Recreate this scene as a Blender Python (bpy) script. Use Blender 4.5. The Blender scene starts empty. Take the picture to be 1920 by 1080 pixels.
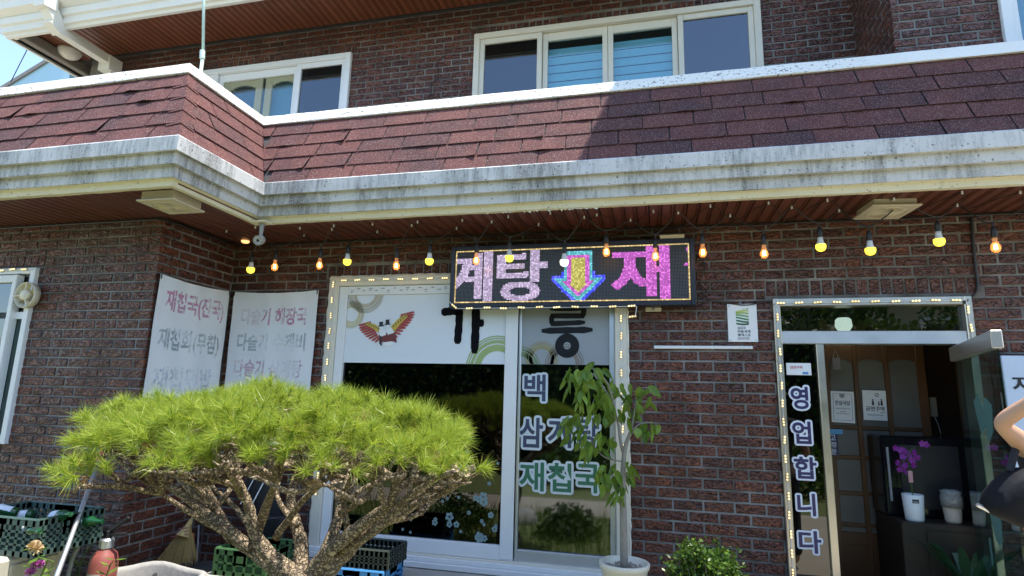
import bpy, bmesh, math, random
from mathutils import Vector, Matrix, Euler

random.seed(7)
R = random.random
def U(a, b): return a + (b - a) * random.random()
scene = bpy.context.scene
col = scene.collection
rad = math.radians

# ------------------------------------------------------------------ camera
CAM_F = 1083.876                      # focal length in pixels of the 1920 wide photograph
CAM_C = Vector((0.0803, -4.3298, 1.5756))
ROWS = (Vector((0.97218428, 0.23286736, 0.02511003)),
        Vector((-0.01925395, 0.18630375, -0.98230352)),
        Vector((-0.23342452, 0.95449657, 0.1856052)))   # right, down, forward
cam_data = bpy.data.cameras.new('camera')
cam = bpy.data.objects.new('camera', cam_data)
col.objects.link(cam)
m = Matrix.Identity(4)
for i in range(3):
    m[i][0] = ROWS[0][i]; m[i][1] = -ROWS[1][i]; m[i][2] = -ROWS[2][i]; m[i][3] = CAM_C[i]
cam.matrix_world = m
cam_data.sensor_width = 36.0
cam_data.lens = 36.0 * CAM_F / 1920.0
cam_data.clip_start = 0.05
cam_data.clip_end = 500
scene.camera = cam

# ------------------------------------------------------------------ light
SUN_DIR = Vector((0.27, -0.05, 0.96)).normalized()      # towards the sun
world = bpy.data.worlds.new('World'); scene.world = world
world.use_nodes = True
wn = world.node_tree.nodes; wl = world.node_tree.links
sky = wn.new('ShaderNodeTexSky'); sky.sky_type = 'NISHITA'; sky.sun_disc = False
sky.sun_elevation = math.asin(SUN_DIR.z)
sky.sun_rotation = math.atan2(SUN_DIR.x, SUN_DIR.y)
sky.air_density = 1.0; sky.dust_density = 0.6; sky.ozone_density = 1.6
wl.new(sky.outputs[0], wn['Background'].inputs[0])
wn['Background'].inputs[1].default_value = 0.15
sun_data = bpy.data.lights.new('sun', 'SUN'); sun_data.energy = 3.2; sun_data.angle = rad(0.53)
sun_data.color = (1.0, 0.95, 0.86)
sun = bpy.data.objects.new('sun', sun_data); col.objects.link(sun)
sun.rotation_euler = SUN_DIR.to_track_quat('Z', 'Y').to_euler()
sun.location = (3, -2, 12)
vs = scene.view_settings
vs.view_transform = 'Standard'; vs.look = 'None'; vs.gamma = 1.0; vs.exposure = 1.58
vs.use_curve_mapping = False
scene.cycles.max_bounces = 8; scene.cycles.transparent_max_bounces = 16
scene.cycles.diffuse_bounces = 4; scene.cycles.glossy_bounces = 4
scene.cycles.sample_clamp_indirect = 6.0
scene.cycles.use_denoising = True

# ------------------------------------------------------------------ helpers
def P(px, py, y):
    """point of the photograph at depth plane y"""
    d = ROWS[0] * ((px - 960) / CAM_F) + ROWS[1] * ((py - 540) / CAM_F) + ROWS[2]
    return CAM_C + d * ((y - CAM_C.y) / d.y)
def Pz(px, py, z):
    d = ROWS[0] * ((px - 960) / CAM_F) + ROWS[1] * ((py - 540) / CAM_F) + ROWS[2]
    return CAM_C + d * ((z - CAM_C.z) / d.z)
def Px(px, py, x):
    d = ROWS[0] * ((px - 960) / CAM_F) + ROWS[1] * ((py - 540) / CAM_F) + ROWS[2]
    return CAM_C + d * ((x - CAM_C.x) / d.x)
def proj(p):
    v = p - CAM_C
    z = v.dot(ROWS[2])
    if z < 0.05: return None
    return 960 + CAM_F * v.dot(ROWS[0]) / z, 540 + CAM_F * v.dot(ROWS[1]) / z

class MB:
    def __init__(s): s.v = []; s.f = []; s.mi = []; s.cur = 0
    def vert(s, p): s.v.append(tuple(p)); return len(s.v) - 1
    def face(s, *ids): s.f.append(tuple(ids)); s.mi.append(s.cur)
    def poly(s, pts): 
        n = len(s.v); s.v += [tuple(p) for p in pts]; s.face(*range(n, n + len(pts))); return s
    def box(s, lo, hi, M=None, skip=()):
        x0, y0, z0 = lo; x1, y1, z1 = hi
        c = [Vector(q) for q in ((x0,y0,z0),(x1,y0,z0),(x1,y1,z0),(x0,y1,z0),(x0,y0,z1),(x1,y0,z1),(x1,y1,z1),(x0,y1,z1))]
        if M is not None: c = [M @ q for q in c]
        n = len(s.v); s.v += [tuple(q) for q in c]
        for k, q in enumerate(((0,3,2,1),(4,5,6,7),(0,1,5,4),(1,2,6,5),(2,3,7,6),(3,0,4,7))):
            if k not in skip: s.face(*[n + i for i in q])
        return s
    def bbox(s, lo, hi, b=0.004, M=None):
        """box with chamfered edges"""
        cx = [(lo[i] + hi[i]) / 2 for i in range(3)]; h = [(hi[i] - lo[i]) / 2 for i in range(3)]
        b = min(b, min(h) * 0.45)
        bm = bmesh.new(); bmesh.ops.create_cube(bm, size=2)
        for v in bm.verts: v.co = Vector([v.co[i] * h[i] + cx[i] for i in range(3)])
        bmesh.ops.bevel(bm, geom=bm.edges[:], offset=b, segments=1, affect='EDGES')
        s.add_bm(bm, M); bm.free(); return s
    def add_bm(s, bm, M=None):
        n = len(s.v); bm.verts.index_update()
        for v in bm.verts: s.v.append(tuple(M @ v.co if M is not None else v.co))
        for f in bm.faces: s.face(*[n + v.index for v in f.verts])
    def prism(s, pts, a, b):
        """polygon pts (3D) extruded from offset a to offset b (vectors)"""
        n = len(s.v); k = len(pts); a = Vector(a); b = Vector(b)
        s.v += [tuple(Vector(p) + a) for p in pts] + [tuple(Vector(p) + b) for p in pts]
        s.face(*range(n + k - 1, n - 1, -1)); s.face(*range(n + k, n + 2 * k))
        for i in range(k): j = (i + 1) % k; s.face(n + i, n + j, n + k + j, n + k + i)
        return s
    def tube(s, pts, r, n=8, cap=True, jit=0.0, smooth_path=0, squash=None):
        pts = [Vector(p) for p in pts]
        rr = list(r) if isinstance(r, (list, tuple)) else [r] * len(pts)
        if smooth_path:
            P2 = []; R2 = []
            for i in range(len(pts) - 1):
                p0 = pts[max(i - 1, 0)]; p1 = pts[i]; p2 = pts[i + 1]; p3 = pts[min(i + 2, len(pts) - 1)]
                for k in range(smooth_path):
                    t = k / smooth_path
                    P2.append(0.5 * ((2 * p1) + (p2 - p0) * t + (2 * p0 - 5 * p1 + 4 * p2 - p3) * t * t + (3 * p1 - p0 - 3 * p2 + p3) * t ** 3))
                    R2.append(rr[i] + (rr[i + 1] - rr[i]) * t)
            P2.append(pts[-1]); R2.append(rr[-1]); pts, rr = P2, R2
        t0 = (pts[1] - pts[0]).normalized()
        up = Vector((0, 0, 1)) if abs(t0.z) < 0.9 else Vector((1, 0, 0))
        x = t0.cross(up).normalized(); base = len(s.v)
        for i, p in enumerate(pts):
            t = (pts[min(i + 1, len(pts) - 1)] - pts[max(i - 1, 0)]).normalized()
            x = (x - t * x.dot(t)).normalized(); y = t.cross(x)
            for k in range(n):
                a = 2 * math.pi * k / n; q = rr[i] * (1 + (U(-jit, jit) if jit else 0))
                s.v.append(tuple(p + x * math.cos(a) * q + y * math.sin(a) * q))
        for i in range(len(pts) - 1):
            for k in range(n):
                j = (k + 1) % n; a = base + i * n
                s.face(a + k, a + j, a + n + j, a + n + k)
        if cap:
            s.face(*[base + k for k in range(n - 1, -1, -1)])
            e = base + (len(pts) - 1) * n; s.face(*[e + k for k in range(n)])
        return s
    def lathe(s, prof, c=(0, 0, 0), n=20, M=None):
        base = len(s.v)
        for r, z in prof:
            for k in range(n):
                a = 2 * math.pi * k / n
                q = Vector((r * math.cos(a), r * math.sin(a), z))
                q = M @ q if M is not None else q + Vector(c)
                s.v.append(tuple(q))
        for i in range(len(prof) - 1):
            for k in range(n):
                j = (k + 1) % n; a = base + i * n
                s.face(a + k, a + j, a + n + j, a + n + k)
        if prof[0][0] > 1e-5: s.face(*[base + k for k in range(n - 1, -1, -1)])
        if prof[-1][0] > 1e-5:
            e = base + (len(prof) - 1) * n; s.face(*[e + k for k in range(n)])
        return s
    def mesh(s, name, mats, smooth=False):
        me = bpy.data.meshes.new(name); me.from_pydata(s.v, [], s.f)
        for mt in (mats if isinstance(mats, (list, tuple)) else [mats]): me.materials.append(mt)
        if any(s.mi): me.polygons.foreach_set('material_index', s.mi)
        if smooth: me.polygons.foreach_set('use_smooth', [True] * len(me.polygons))
        me.update(); return me
    def build(s, name, mats, parent=None, smooth=False, loc=None):
        o = bpy.data.objects.new(name, s.mesh(name, mats, smooth)); col.objects.link(o)
        if parent is not None: o.parent = parent
        if loc is not None: o.location = loc
        return o

def inst(name, me, parent=None, loc=(0, 0, 0), rot=None, scale=None):
    o = bpy.data.objects.new(name, me); col.objects.link(o)
    if parent is not None: o.parent = parent
    o.location = loc
    if rot is not None: o.rotation_euler = rot
    if scale is not None: o.scale = scale
    return o
def empty(name, loc=(0, 0, 0), rz=0.0):
    o = bpy.data.objects.new(name, None); col.objects.link(o); o.location = loc; o.rotation_euler = (0, 0, rz)
    o.empty_display_size = 0.1; return o
def tag(o, label=None, cat=None, group=None, kind=None):
    if label: o['label'] = label
    if cat: o['category'] = cat
    if group: o['group'] = group
    if kind: o['kind'] = kind
    return o
def thing(name, label, cat, loc=(0, 0, 0), rz=0.0, group=None):
    return tag(empty(name, loc, rz), label, cat, group)
def ico(r, sub=2):
    bm = bmesh.new(); bmesh.ops.create_icosphere(bm, subdivisions=sub, radius=r); return bm

# ------------------------------------------------------------------ materials
def nd(t, kind, **kw):
    n = t.nodes.new(kind)
    for k, v in kw.items():
        if k.startswith('i_'):
            key = k[2:]; key = int(key) if key.isdigit() else key.replace('_', ' ')
            n.inputs[key].default_value = v
        else: setattr(n, k, v)
    return n
def new_mat(name):
    mt = bpy.data.materials.new(name); mt.use_nodes = True
    t = mt.node_tree; b = t.nodes['Principled BSDF']; return mt, t, b
def rgb(c): return (c[0], c[1], c[2], 1.0)
def mix_c(t, fac, a, b, blend='MIX'):
    n = nd(t, 'ShaderNodeMix', data_type='RGBA', blend_type=blend)
    for sock, v in ((n.inputs[0], fac), (n.inputs[6], a), (n.inputs[7], b)):
        if hasattr(v, 'is_output'): t.links.new(v, sock)
        elif isinstance(v, (tuple, list)): sock.default_value = rgb(v)
        else: sock.default_value = v
    return n.outputs[2]
def mth(t, op, a, b=None, c=None, clamp=False):
    n = nd(t, 'ShaderNodeMath', operation=op, use_clamp=clamp)
    for i, v in enumerate((a, b, c)):
        if v is None: continue
        if hasattr(v, 'is_output'): t.links.new(v, n.inputs[i])
        else: n.inputs[i].default_value = v
    return n.outputs[0]
def ramp(t, x, stops):
    n = nd(t, 'ShaderNodeValToRGB'); e = n.color_ramp.elements
    while len(e) < len(stops): e.new(0.5)
    for k, (p, c) in enumerate(stops):
        e[k].position = p; e[k].color = rgb(c) if isinstance(c, (tuple, list)) else (c, c, c, 1)
    t.links.new(x, n.inputs[0]); return n.outputs[0]
def noise(t, vec, scale, detail=3.0, rough=0.55, dist=0.0):
    n = nd(t, 'ShaderNodeTexNoise'); n.inputs['Scale'].default_value = scale
    n.inputs['Detail'].default_value = detail; n.inputs['Roughness'].default_value = rough
    n.inputs['Distortion'].default_value = dist
    if vec is not None: t.links.new(vec, n.inputs['Vector'])
    return n.outputs[0]
def coords(t, kind='Object', scale=None, vary=0.0):
    """object or world coordinates; vary shifts them per object and per island"""
    if kind == 'World': v = nd(t, 'ShaderNodeNewGeometry').outputs['Position']
    else: v = nd(t, 'ShaderNodeTexCoord').outputs['Object']
    if vary:
        r = rnd(t); q = nd(t, 'ShaderNodeVectorMath', operation='ADD')
        sc = mth(t, 'MULTIPLY', r, vary); t.links.new(v, q.inputs[0]); t.links.new(sc, q.inputs[1]); v = q.outputs[0]
    if scale:
        mp = nd(t, 'ShaderNodeVectorMath', operation='MULTIPLY'); mp.inputs[1].default_value = scale
        t.links.new(v, mp.inputs[0]); v = mp.outputs[0]
    return v
def rnd(t):
    g = nd(t, 'ShaderNodeNewGeometry'); o = nd(t, 'ShaderNodeObjectInfo')
    return mth(t, 'FRACT', mth(t, 'ADD', mth(t, 'MULTIPLY', g.outputs['Random Per Island'], 7.31), mth(t, 'MULTIPLY', o.outputs['Random'], 13.7)))
def bump(t, b, h, strength=0.5, dist=0.01):
    n = nd(t, 'ShaderNodeBump'); n.inputs['Strength'].default_value = strength; n.inputs['Distance'].default_value = dist
    t.links.new(h, n.inputs['Height']); t.links.new(n.outputs[0], b.inputs['Normal'])
def plain(name, c, rough=0.6, metal=0.0, spec=0.5, var=0.12, scale=30.0, bmp=0.0):
    mt, t, b = new_mat(name); v = coords(t)
    f = noise(t, v, scale, 4.0, 0.6)
    lo = tuple(x * (1 - var) for x in c); hi = tuple(min(x * (1 + var), 1) for x in c)
    t.links.new(mix_c(t, f, lo, hi), b.inputs['Base Color'])
    t.links.new(mth(t, 'ADD', mth(t, 'MULTIPLY', f, 0.16), rough - 0.08), b.inputs['Roughness'])
    b.inputs['Metallic'].default_value = metal; b.inputs['Specular IOR Level'].default_value = spec
    if bmp: bump(t, b, f, bmp, 0.004)
    return mt
def emit(name, c, s, base=None):
    mt, t, b = new_mat(name); b.inputs['Base Color'].default_value = rgb(base or c)
    b.inputs['Emission Color'].default_value = rgb(c); b.inputs['Emission Strength'].default_value = s
    b.inputs['Roughness'].default_value = 0.3; return mt
def glass(name, tint=(0.8, 0.9, 0.88), refl=0.12, rough=0.0, gl=(1, 1, 1), wave=0.0):
    mt, t, b = new_mat(name); out = t.nodes['Material Output']
    tr = nd(t, 'ShaderNodeBsdfTransparent'); tr.inputs[0].default_value = rgb(tint)
    g = nd(t, 'ShaderNodeBsdfGlossy'); g.inputs[0].default_value = rgb(gl); g.inputs['Roughness'].default_value = rough
    fr = nd(t, 'ShaderNodeFresnel'); fr.inputs[0].default_value = 1.5
    ge = nd(t, 'ShaderNodeNewGeometry'); fac = mth(t, 'MULTIPLY', mth(t, 'ADD', fr.outputs[0], refl, clamp=True), mth(t, 'SUBTRACT', 1.0, ge.outputs['Backfacing']))
    if wave:
        n = nd(t, 'ShaderNodeBump'); n.inputs['Strength'].default_value = wave; n.inputs['Distance'].default_value = 0.01
        t.links.new(noise(t, coords(t), 3.0, 1.0), n.inputs['Height'])
        t.links.new(n.outputs[0], g.inputs['Normal'])
    mx = nd(t, 'ShaderNodeMixShader'); t.links.new(fac, mx.inputs[0]); t.links.new(tr.outputs[0], mx.inputs[1]); t.links.new(g.outputs[0], mx.inputs[2])
    t.links.new(mx.outputs[0], out.inputs[0]); t.nodes.remove(b); return mt

def mat_brick():
    mt, t, b = new_mat('brick'); v = coords(t, vary=57.0); r = rnd(t)
    base = ramp(t, r, [(0.0, (0.060, 0.022, 0.018)), (0.12, (0.095, 0.028, 0.019)), (0.5, (0.140, 0.040, 0.023)), (0.85, (0.185, 0.055, 0.028)), (1.0, (0.150, 0.060, 0.032))])
    big = noise(t, v, 9.0, 2.0)
    c1 = mix_c(t, ramp(t, big, [(0.35, 0.0), (0.75, 1.0)]), base, (0.075, 0.028, 0.024))
    vs_ = coords(t, scale=(1.0, 1.0, 1.9), vary=57.0)
    n = noise(t, vs_, 13.0, 1.0, 0.45, 1.5)
    lines = mth(t, 'PINGPONG', mth(t, 'MULTIPLY', n, 6.0), 0.5)
    groove = ramp(t, lines, [(0.03, 1.0), (0.15, 0.0)])
    fine = noise(t, v, 160.0, 3.0)
    c2 = mix_c(t, mth(t, 'MULTIPLY', groove, 0.80), c1, (0.016, 0.011, 0.011))
    ridge = ramp(t, lines, [(0.30, 0.0), (0.5, 0.55)]); c2 = mix_c(t, ridge, c2, (0.23, 0.085, 0.045))
    c3 = mix_c(t, ramp(t, fine, [(0.62, 0.0), (0.8, 0.35)]), c2, (0.26, 0.16, 0.12))
    wv_ = coords(t, 'World'); soil = noise(t, wv_, 1.1, 5.0, 0.65); c3 = mix_c(t, ramp(t, soil, [(0.46, 0.0), (0.70, 0.6)]), c3, (0.055, 0.034, 0.027))
    smear = noise(t, coords(t, 'World', scale=(1.0, 1.0, 2.2)), 26.0, 3.0, 0.7); c3 = mix_c(t, ramp(t, smear, [(0.66, 0.0), (0.78, 0.5)]), c3, (0.22, 0.20, 0.18))
    t.links.new(c3, b.inputs['Base Color'])
    t.links.new(mth(t, 'ADD', mth(t, 'MULTIPLY', fine, 0.35), 0.20), b.inputs['Roughness'])
    h = mth(t, 'ADD', mth(t, 'MULTIPLY', groove, -1.0), mth(t, 'MULTIPLY', n, 1.4))
    bump(t, b, h, 1.0, 0.012); return mt
def mat_mortar():
    mt, t, b = new_mat('mortar'); v = coords(t, 'World')
    a = noise(t, v, 3.0, 4.0); f = noise(t, v, 90.0, 3.0)
    c = mix_c(t, ramp(t, a, [(0.38, 0.0), (0.62, 1.0)]), (0.085, 0.078, 0.068), (0.27, 0.268, 0.255)); c = mix_c(t, mth(t, 'MULTIPLY', f, 0.45), c, (0.09, 0.088, 0.085))
    t.links.new(c, b.inputs['Base Color']); b.inputs['Roughness'].default_value = 0.92; bump(t, b, f, 0.5, 0.004); return mt
def mat_stucco(name, lo, hi, stain, st=(0.52, 0.70), yellow=None):
    """painted render with mould stains running down in streaks"""
    mt, t, b = new_mat(name); v = coords(t, 'World')
    st_v = coords(t, 'World', scale=(1.0, 1.0, 0.16))
    a = noise(t, st_v, 2.6, 5.0, 0.65); s2 = noise(t, st_v, 34.0, 4.0, 0.75); f = noise(t, v, 170.0, 3.0, 0.7)
    base = mix_c(t, noise(t, v, 7.0, 3.0), lo, hi)
    if yellow: base = mix_c(t, ramp(t, noise(t, v, 5.0, 2.0), [(0.4, 0.0), (0.65, 0.8)]), base, yellow)
    big = ramp(t, mth(t, 'ADD', mth(t, 'MULTIPLY', a, 0.58), mth(t, 'MULTIPLY', s2, 0.42)), [(st[0] - 0.06, 0.0), (st[1], 1.0)])
    sp = ramp(t, f, [(0.42, 0.0), (0.62, 1.0)])
    fac = mth(t, 'MULTIPLY', big, mth(t, 'ADD', mth(t, 'MULTIPLY', sp, 0.6), 0.35))
    c = mix_c(t, fac, base, stain)
    pits = ramp(t, noise(t, v, 55.0, 2.0, 0.5), [(0.66, 0.0), (0.72, 0.75)])
    c = mix_c(t, pits, c, stain)
    t.links.new(c, b.inputs['Base Color']); b.inputs['Roughness'].default_value = 0.85
    bump(t, b, f, 0.35, 0.004); return mt
def mat_coping():
    mt, t, b = new_mat('coping_paint'); v = coords(t, 'World'); vs2 = coords(t, 'World', scale=(0.55, 0.55, 1.0))
    f = noise(t, vs2, 75.0, 2.5, 0.6); g = noise(t, v, 3.5, 3.0)
    x = geo_x = nd(t, 'ShaderNodeSeparateXYZ'); t.links.new(v, x.inputs[0])
    clean = ramp(t, mth(t, 'MULTIPLY_ADD', x.outputs[0], 0.5, -0.3), [(0.3, 1.0), (0.55, 0.0)])   # newly painted stretch at the right end
    thr = mth(t, 'MULTIPLY', ramp(t, mth(t, 'ADD', f, mth(t, 'MULTIPLY', g, 0.12)), [(0.645, 0.0), (0.69, 1.0)]), clean)
    base = mix_c(t, g, (0.70, 0.69, 0.63), (0.80, 0.79, 0.75))
    t.links.new(mix_c(t, mth(t, 'MULTIPLY', thr, 0.85), base, (0.10, 0.095, 0.085)), b.inputs['Base Color'])
    b.inputs['Roughness'].default_value = 0.8; bump(t, b, f, 0.5, 0.006); return mt
def mat_shingle():
    mt, t, b = new_mat('asphalt_shingle'); v = coords(t, 'World'); r = rnd(t)
    blend = noise(t, coords(t, 'World', vary=31.0), 4.5, 2.0)
    base = ramp(t, mth(t, 'ADD', mth(t, 'MULTIPLY', r, 0.30), mth(t, 'MULTIPLY', blend, 0.75)), [(0.28, (0.062, 0.030, 0.033)), (0.45, (0.088, 0.036, 0.035)), (0.62, (0.122, 0.044, 0.039)), (0.8, (0.145, 0.056, 0.048))])
    f = noise(t, v, 150.0, 2.0, 0.6); wh = noise(t, v, 190.0, 1.0, 0.5)
    c = mix_c(t, ramp(t, f, [(0.30, 0.75), (0.55, 0.0)]), base, (0.03, 0.016, 0.018))
    c = mix_c(t, ramp(t, wh, [(0.60, 0.0), (0.72, 0.8)]), c, (0.42, 0.30, 0.27))
    t.links.new(c, b.inputs['Base Color']); b.inputs['Roughness'].default_value = 0.9
    b.inputs['Specular IOR Level'].default_value = 0.25; bump(t, b, f, 0.7, 0.005); return mt
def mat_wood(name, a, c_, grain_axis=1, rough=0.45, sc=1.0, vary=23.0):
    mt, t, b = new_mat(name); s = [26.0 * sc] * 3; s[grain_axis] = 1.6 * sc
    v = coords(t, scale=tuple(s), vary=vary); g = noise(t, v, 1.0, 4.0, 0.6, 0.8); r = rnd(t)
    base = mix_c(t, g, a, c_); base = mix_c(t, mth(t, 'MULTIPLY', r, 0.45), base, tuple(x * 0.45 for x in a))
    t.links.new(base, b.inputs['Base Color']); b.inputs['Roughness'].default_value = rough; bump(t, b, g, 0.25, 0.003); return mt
def mat_leaf(name, a, c_, back, trans=0.35, rough=0.4):
    mt, t, b = new_mat(name); out = t.nodes['Material Output']; r = rnd(t)
    c1 = mix_c(t, r, a, c_); t.links.new(c1, b.inputs['Base Color']); b.inputs['Roughness'].default_value = rough
    b.inputs['Specular IOR Level'].default_value = 0.35
    tl = nd(t, 'ShaderNodeBsdfTranslucent'); t.links.new(mix_c(t, 0.5, c1, back), tl.inputs[0])
    mx = nd(t, 'ShaderNodeMixShader'); mx.inputs[0].default_value = trans
    t.links.new(b.outputs[0], mx.inputs[1]); t.links.new(tl.outputs[0], mx.inputs[2]); t.links.new(mx.outputs[0], out.inputs[0]); return mt
def mat_bark():
    mt, t, b = new_mat('pine_bark'); v = coords(t, 'World')
    vo = nd(t, 'ShaderNodeTexVoronoi'); vo.feature = 'DISTANCE_TO_EDGE'; vo.inputs['Scale'].default_value = 48.0
    q = nd(t, 'ShaderNodeVectorMath', operation='ADD'); t.links.new(v, q.inputs[0])
    ns = nd(t, 'ShaderNodeTexNoise'); ns.inputs['Scale'].default_value = 22.0; t.links.new(v, ns.inputs['Vector'])
    mm = nd(t, 'ShaderNodeVectorMath', operation='SCALE'); mm.inputs['Scale'].default_value = 0.075; t.links.new(ns.outputs['Color'], mm.inputs[0]); t.links.new(mm.outputs[0], q.inputs[1])
    t.links.new(q.outputs[0], vo.inputs['Vector'])
    plate = ramp(t, vo.outputs['Distance'], [(0.03, 0.0), (0.16, 1.0)]); f = noise(t, v, 75.0, 4.0, 0.7); a = noise(t, v, 8.0, 3.0)
    c = mix_c(t, a, (0.38, 0.27, 0.145), (0.54, 0.45, 0.32)); c = mix_c(t, ramp(t, f, [(0.33, 0.0), (0.56, 1.0)]), (0.12, 0.084, 0.055), c)
    c = mix_c(t, plate, (0.135, 0.095, 0.062), c)
    t.links.new(c, b.inputs['Base Color']); b.inputs['Roughness'].default_value = 0.9
    bump(t, b, mth(t, 'ADD', plate, mth(t, 'MULTIPLY', f, 0.8)), 1.0, 0.012); return mt
def mat_banner():
    mt, t, b = new_mat('banner_cloth'); out = t.nodes['Material Output']; v = coords(t, 'World')
    n = noise(t, v, 4.0, 3.0); c = mix_c(t, n, (0.66, 0.68, 0.71), (0.78, 0.79, 0.80))
    t.links.new(c, b.inputs['Base Color']); b.inputs['Roughness'].default_value = 0.7
    bump(t, b, noise(t, v, 260.0, 2.0), 0.15, 0.002); return mt
def faded(name, c, thr):
    """print that has flaked off in patches"""
    mt, t, b = new_mat(name); out = t.nodes['Material Output']; v = coords(t, 'World')
    x = mth(t, 'ADD', mth(t, 'MULTIPLY', noise(t, v, 3.2, 2.0), 0.6), mth(t, 'MULTIPLY', noise(t, v, 34.0, 3.0, 0.7), 0.4))
    fac = ramp(t, x, [(thr - 0.10, 0.85), (thr + 0.08, 0.12)])
    b.inputs['Base Color'].default_value = rgb(c); b.inputs['Roughness'].default_value = 0.7
    tr = nd(t, 'ShaderNodeBsdfTransparent'); mx = nd(t, 'ShaderNodeMixShader'); t.links.new(fac, mx.inputs[0])
    t.links.new(tr.outputs[0], mx.inputs[1]); t.links.new(b.outputs[0], mx.inputs[2]); t.links.new(mx.outputs[0], out.inputs[0]); return mt

M = {}
M['brick'] = mat_brick(); M['mortar'] = mat_mortar()
M['cornice'] = mat_stucco('cornice_paint', (0.50, 0.50, 0.49), (0.62, 0.62, 0.61), (0.03, 0.03, 0.028), (0.53, 0.62))
M['cornice_low'] = mat_stucco('cornice_cream_paint', (0.60, 0.54, 0.36), (0.70, 0.65, 0.48), (0.16, 0.14, 0.10), (0.64, 0.80))
M['coping'] = mat_coping(); M['shingle'] = mat_shingle()
M['felt'] = plain('roof_felt', (0.06, 0.055, 0.055), 0.95)
M['plank'] = mat_wood('cedar_plank', (0.24, 0.080, 0.036), (0.115, 0.036, 0.019), 1, 0.42); M['plank_low'] = mat_wood('shaded_plank', (0.155, 0.050, 0.032), (0.080, 0.025, 0.018), 1, 0.40)  # same boards twice: lower soffit's shade and upper's warm bounce put into the colours
M['white_frame'] = plain('white_pvc', (0.74, 0.75, 0.75), 0.35, var=0.04, scale=6.0)
M['cream_frame'] = plain('aged_cream_pvc', (0.66, 0.62, 0.52), 0.4, var=0.10, scale=5.0)
M['fascia'] = plain('cream_fascia_paint', (0.70, 0.68, 0.61), 0.5, var=0.07, scale=4.0)
M['steel'] = plain('brushed_steel', (0.62, 0.58, 0.50), 0.32, 0.9, var=0.15, scale=9.0)
M['alu'] = plain('aluminium', (0.62, 0.64, 0.66), 0.35, 0.75, var=0.08, scale=8.0)
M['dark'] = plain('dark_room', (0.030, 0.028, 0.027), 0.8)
M['black'] = plain('black_plastic', (0.018, 0.018, 0.02), 0.45)
M['black_gloss'] = plain('black_gloss', (0.008, 0.008, 0.010), 0.12)
M['grey_plastic'] = plain('grey_plastic', (0.28, 0.29, 0.30), 0.5)
M['beige'] = plain('beige_plastic', (0.52, 0.46, 0.34), 0.55, var=0.15, scale=12.0)
M['ivory'] = plain('ivory_plastic', (0.70, 0.64, 0.50), 0.45)
M['glass_clear'] = glass('window_glass', (0.86, 0.90, 0.90), 0.03)
M['glass_dark'] = glass('tinted_glass', (0.22, 0.28, 0.27), 0.025)
M['glass_sky'] = glass('reflective_glass', (0.80, 0.90, 0.93), 0.10, gl=(0.70, 0.92, 1.0))
M['glass_screen'] = glass('screened_glass', (0.24, 0.26, 0.27), 0.10, rough=0.04, gl=(0.80, 0.88, 0.95), wave=0.03)
M['glass_door'] = glass('door_glass', (0.55, 0.68, 0.66), 0.06, gl=(0.9, 1, 1))
M['concrete'] = plain('concrete', (0.36, 0.34, 0.30), 0.9, var=0.25, scale=5.0, bmp=0.3)
M['sand'] = plain('packed_sandy_ground', (0.40, 0.35, 0.26), 0.95, var=0.25, scale=2.0, bmp=0.3)
M['white'] = plain('white_print', (0.78, 0.79, 0.80), 0.5, var=0.03)
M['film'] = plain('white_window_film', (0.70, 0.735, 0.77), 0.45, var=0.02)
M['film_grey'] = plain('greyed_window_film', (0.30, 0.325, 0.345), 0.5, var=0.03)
M['ink'] = plain('black_ink', (0.015, 0.016, 0.02), 0.5)
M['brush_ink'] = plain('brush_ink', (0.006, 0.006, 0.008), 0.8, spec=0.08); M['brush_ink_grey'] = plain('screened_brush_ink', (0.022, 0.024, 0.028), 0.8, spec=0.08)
M['ink_grey'] = plain('grey_ink', (0.045, 0.05, 0.055), 0.5)
# ------------------------------------------------------------------ ground
def sheet(name, x0, x1, y0, y1, z, mat, nx=1, ny=1, kind='structure'):
    mb = MB()
    for i in range(nx + 1):
        for j in range(ny + 1): mb.vert((x0 + (x1 - x0) * i / nx, y0 + (y1 - y0) * j / ny, z))
    for i in range(nx):
        for j in range(ny):
            a = i * (ny + 1) + j; mb.face(a, a + ny + 1, a + ny + 2, a + 1)
    o = mb.build(name, mat); o['kind'] = kind; return o
def mat_lawn():
    mt, t, b = new_mat('lawn'); v = coords(t, 'World')
    c = mix_c(t, noise(t, v, 1.2, 5.0, 0.7), (0.05, 0.09, 0.02), (0.15, 0.20, 0.05)); c = mix_c(t, mth(t, 'MULTIPLY', noise(t, v, 14.0, 4.0), 0.6), c, (0.28, 0.26, 0.10))
    t.links.new(c, b.inputs['Base Color']); b.inputs['Roughness'].default_value = 0.95; bump(t, b, noise(t, v, 40.0, 3.0), 0.8, 0.03); return mt
M['lawn'] = mat_lawn()
sheet('ground', -150, 150, -150, 150, -0.004, M['sand'])
sheet('lawn', -40, 40, -60, -5.3, 0.0, M['lawn'])
mb = MB(); mb.bbox((-2.95, -0.70, 0.0), (3.6, -0.02, 0.33), 0.012); tag(mb.build('concrete_step', M['concrete']), kind='structure')

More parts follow.
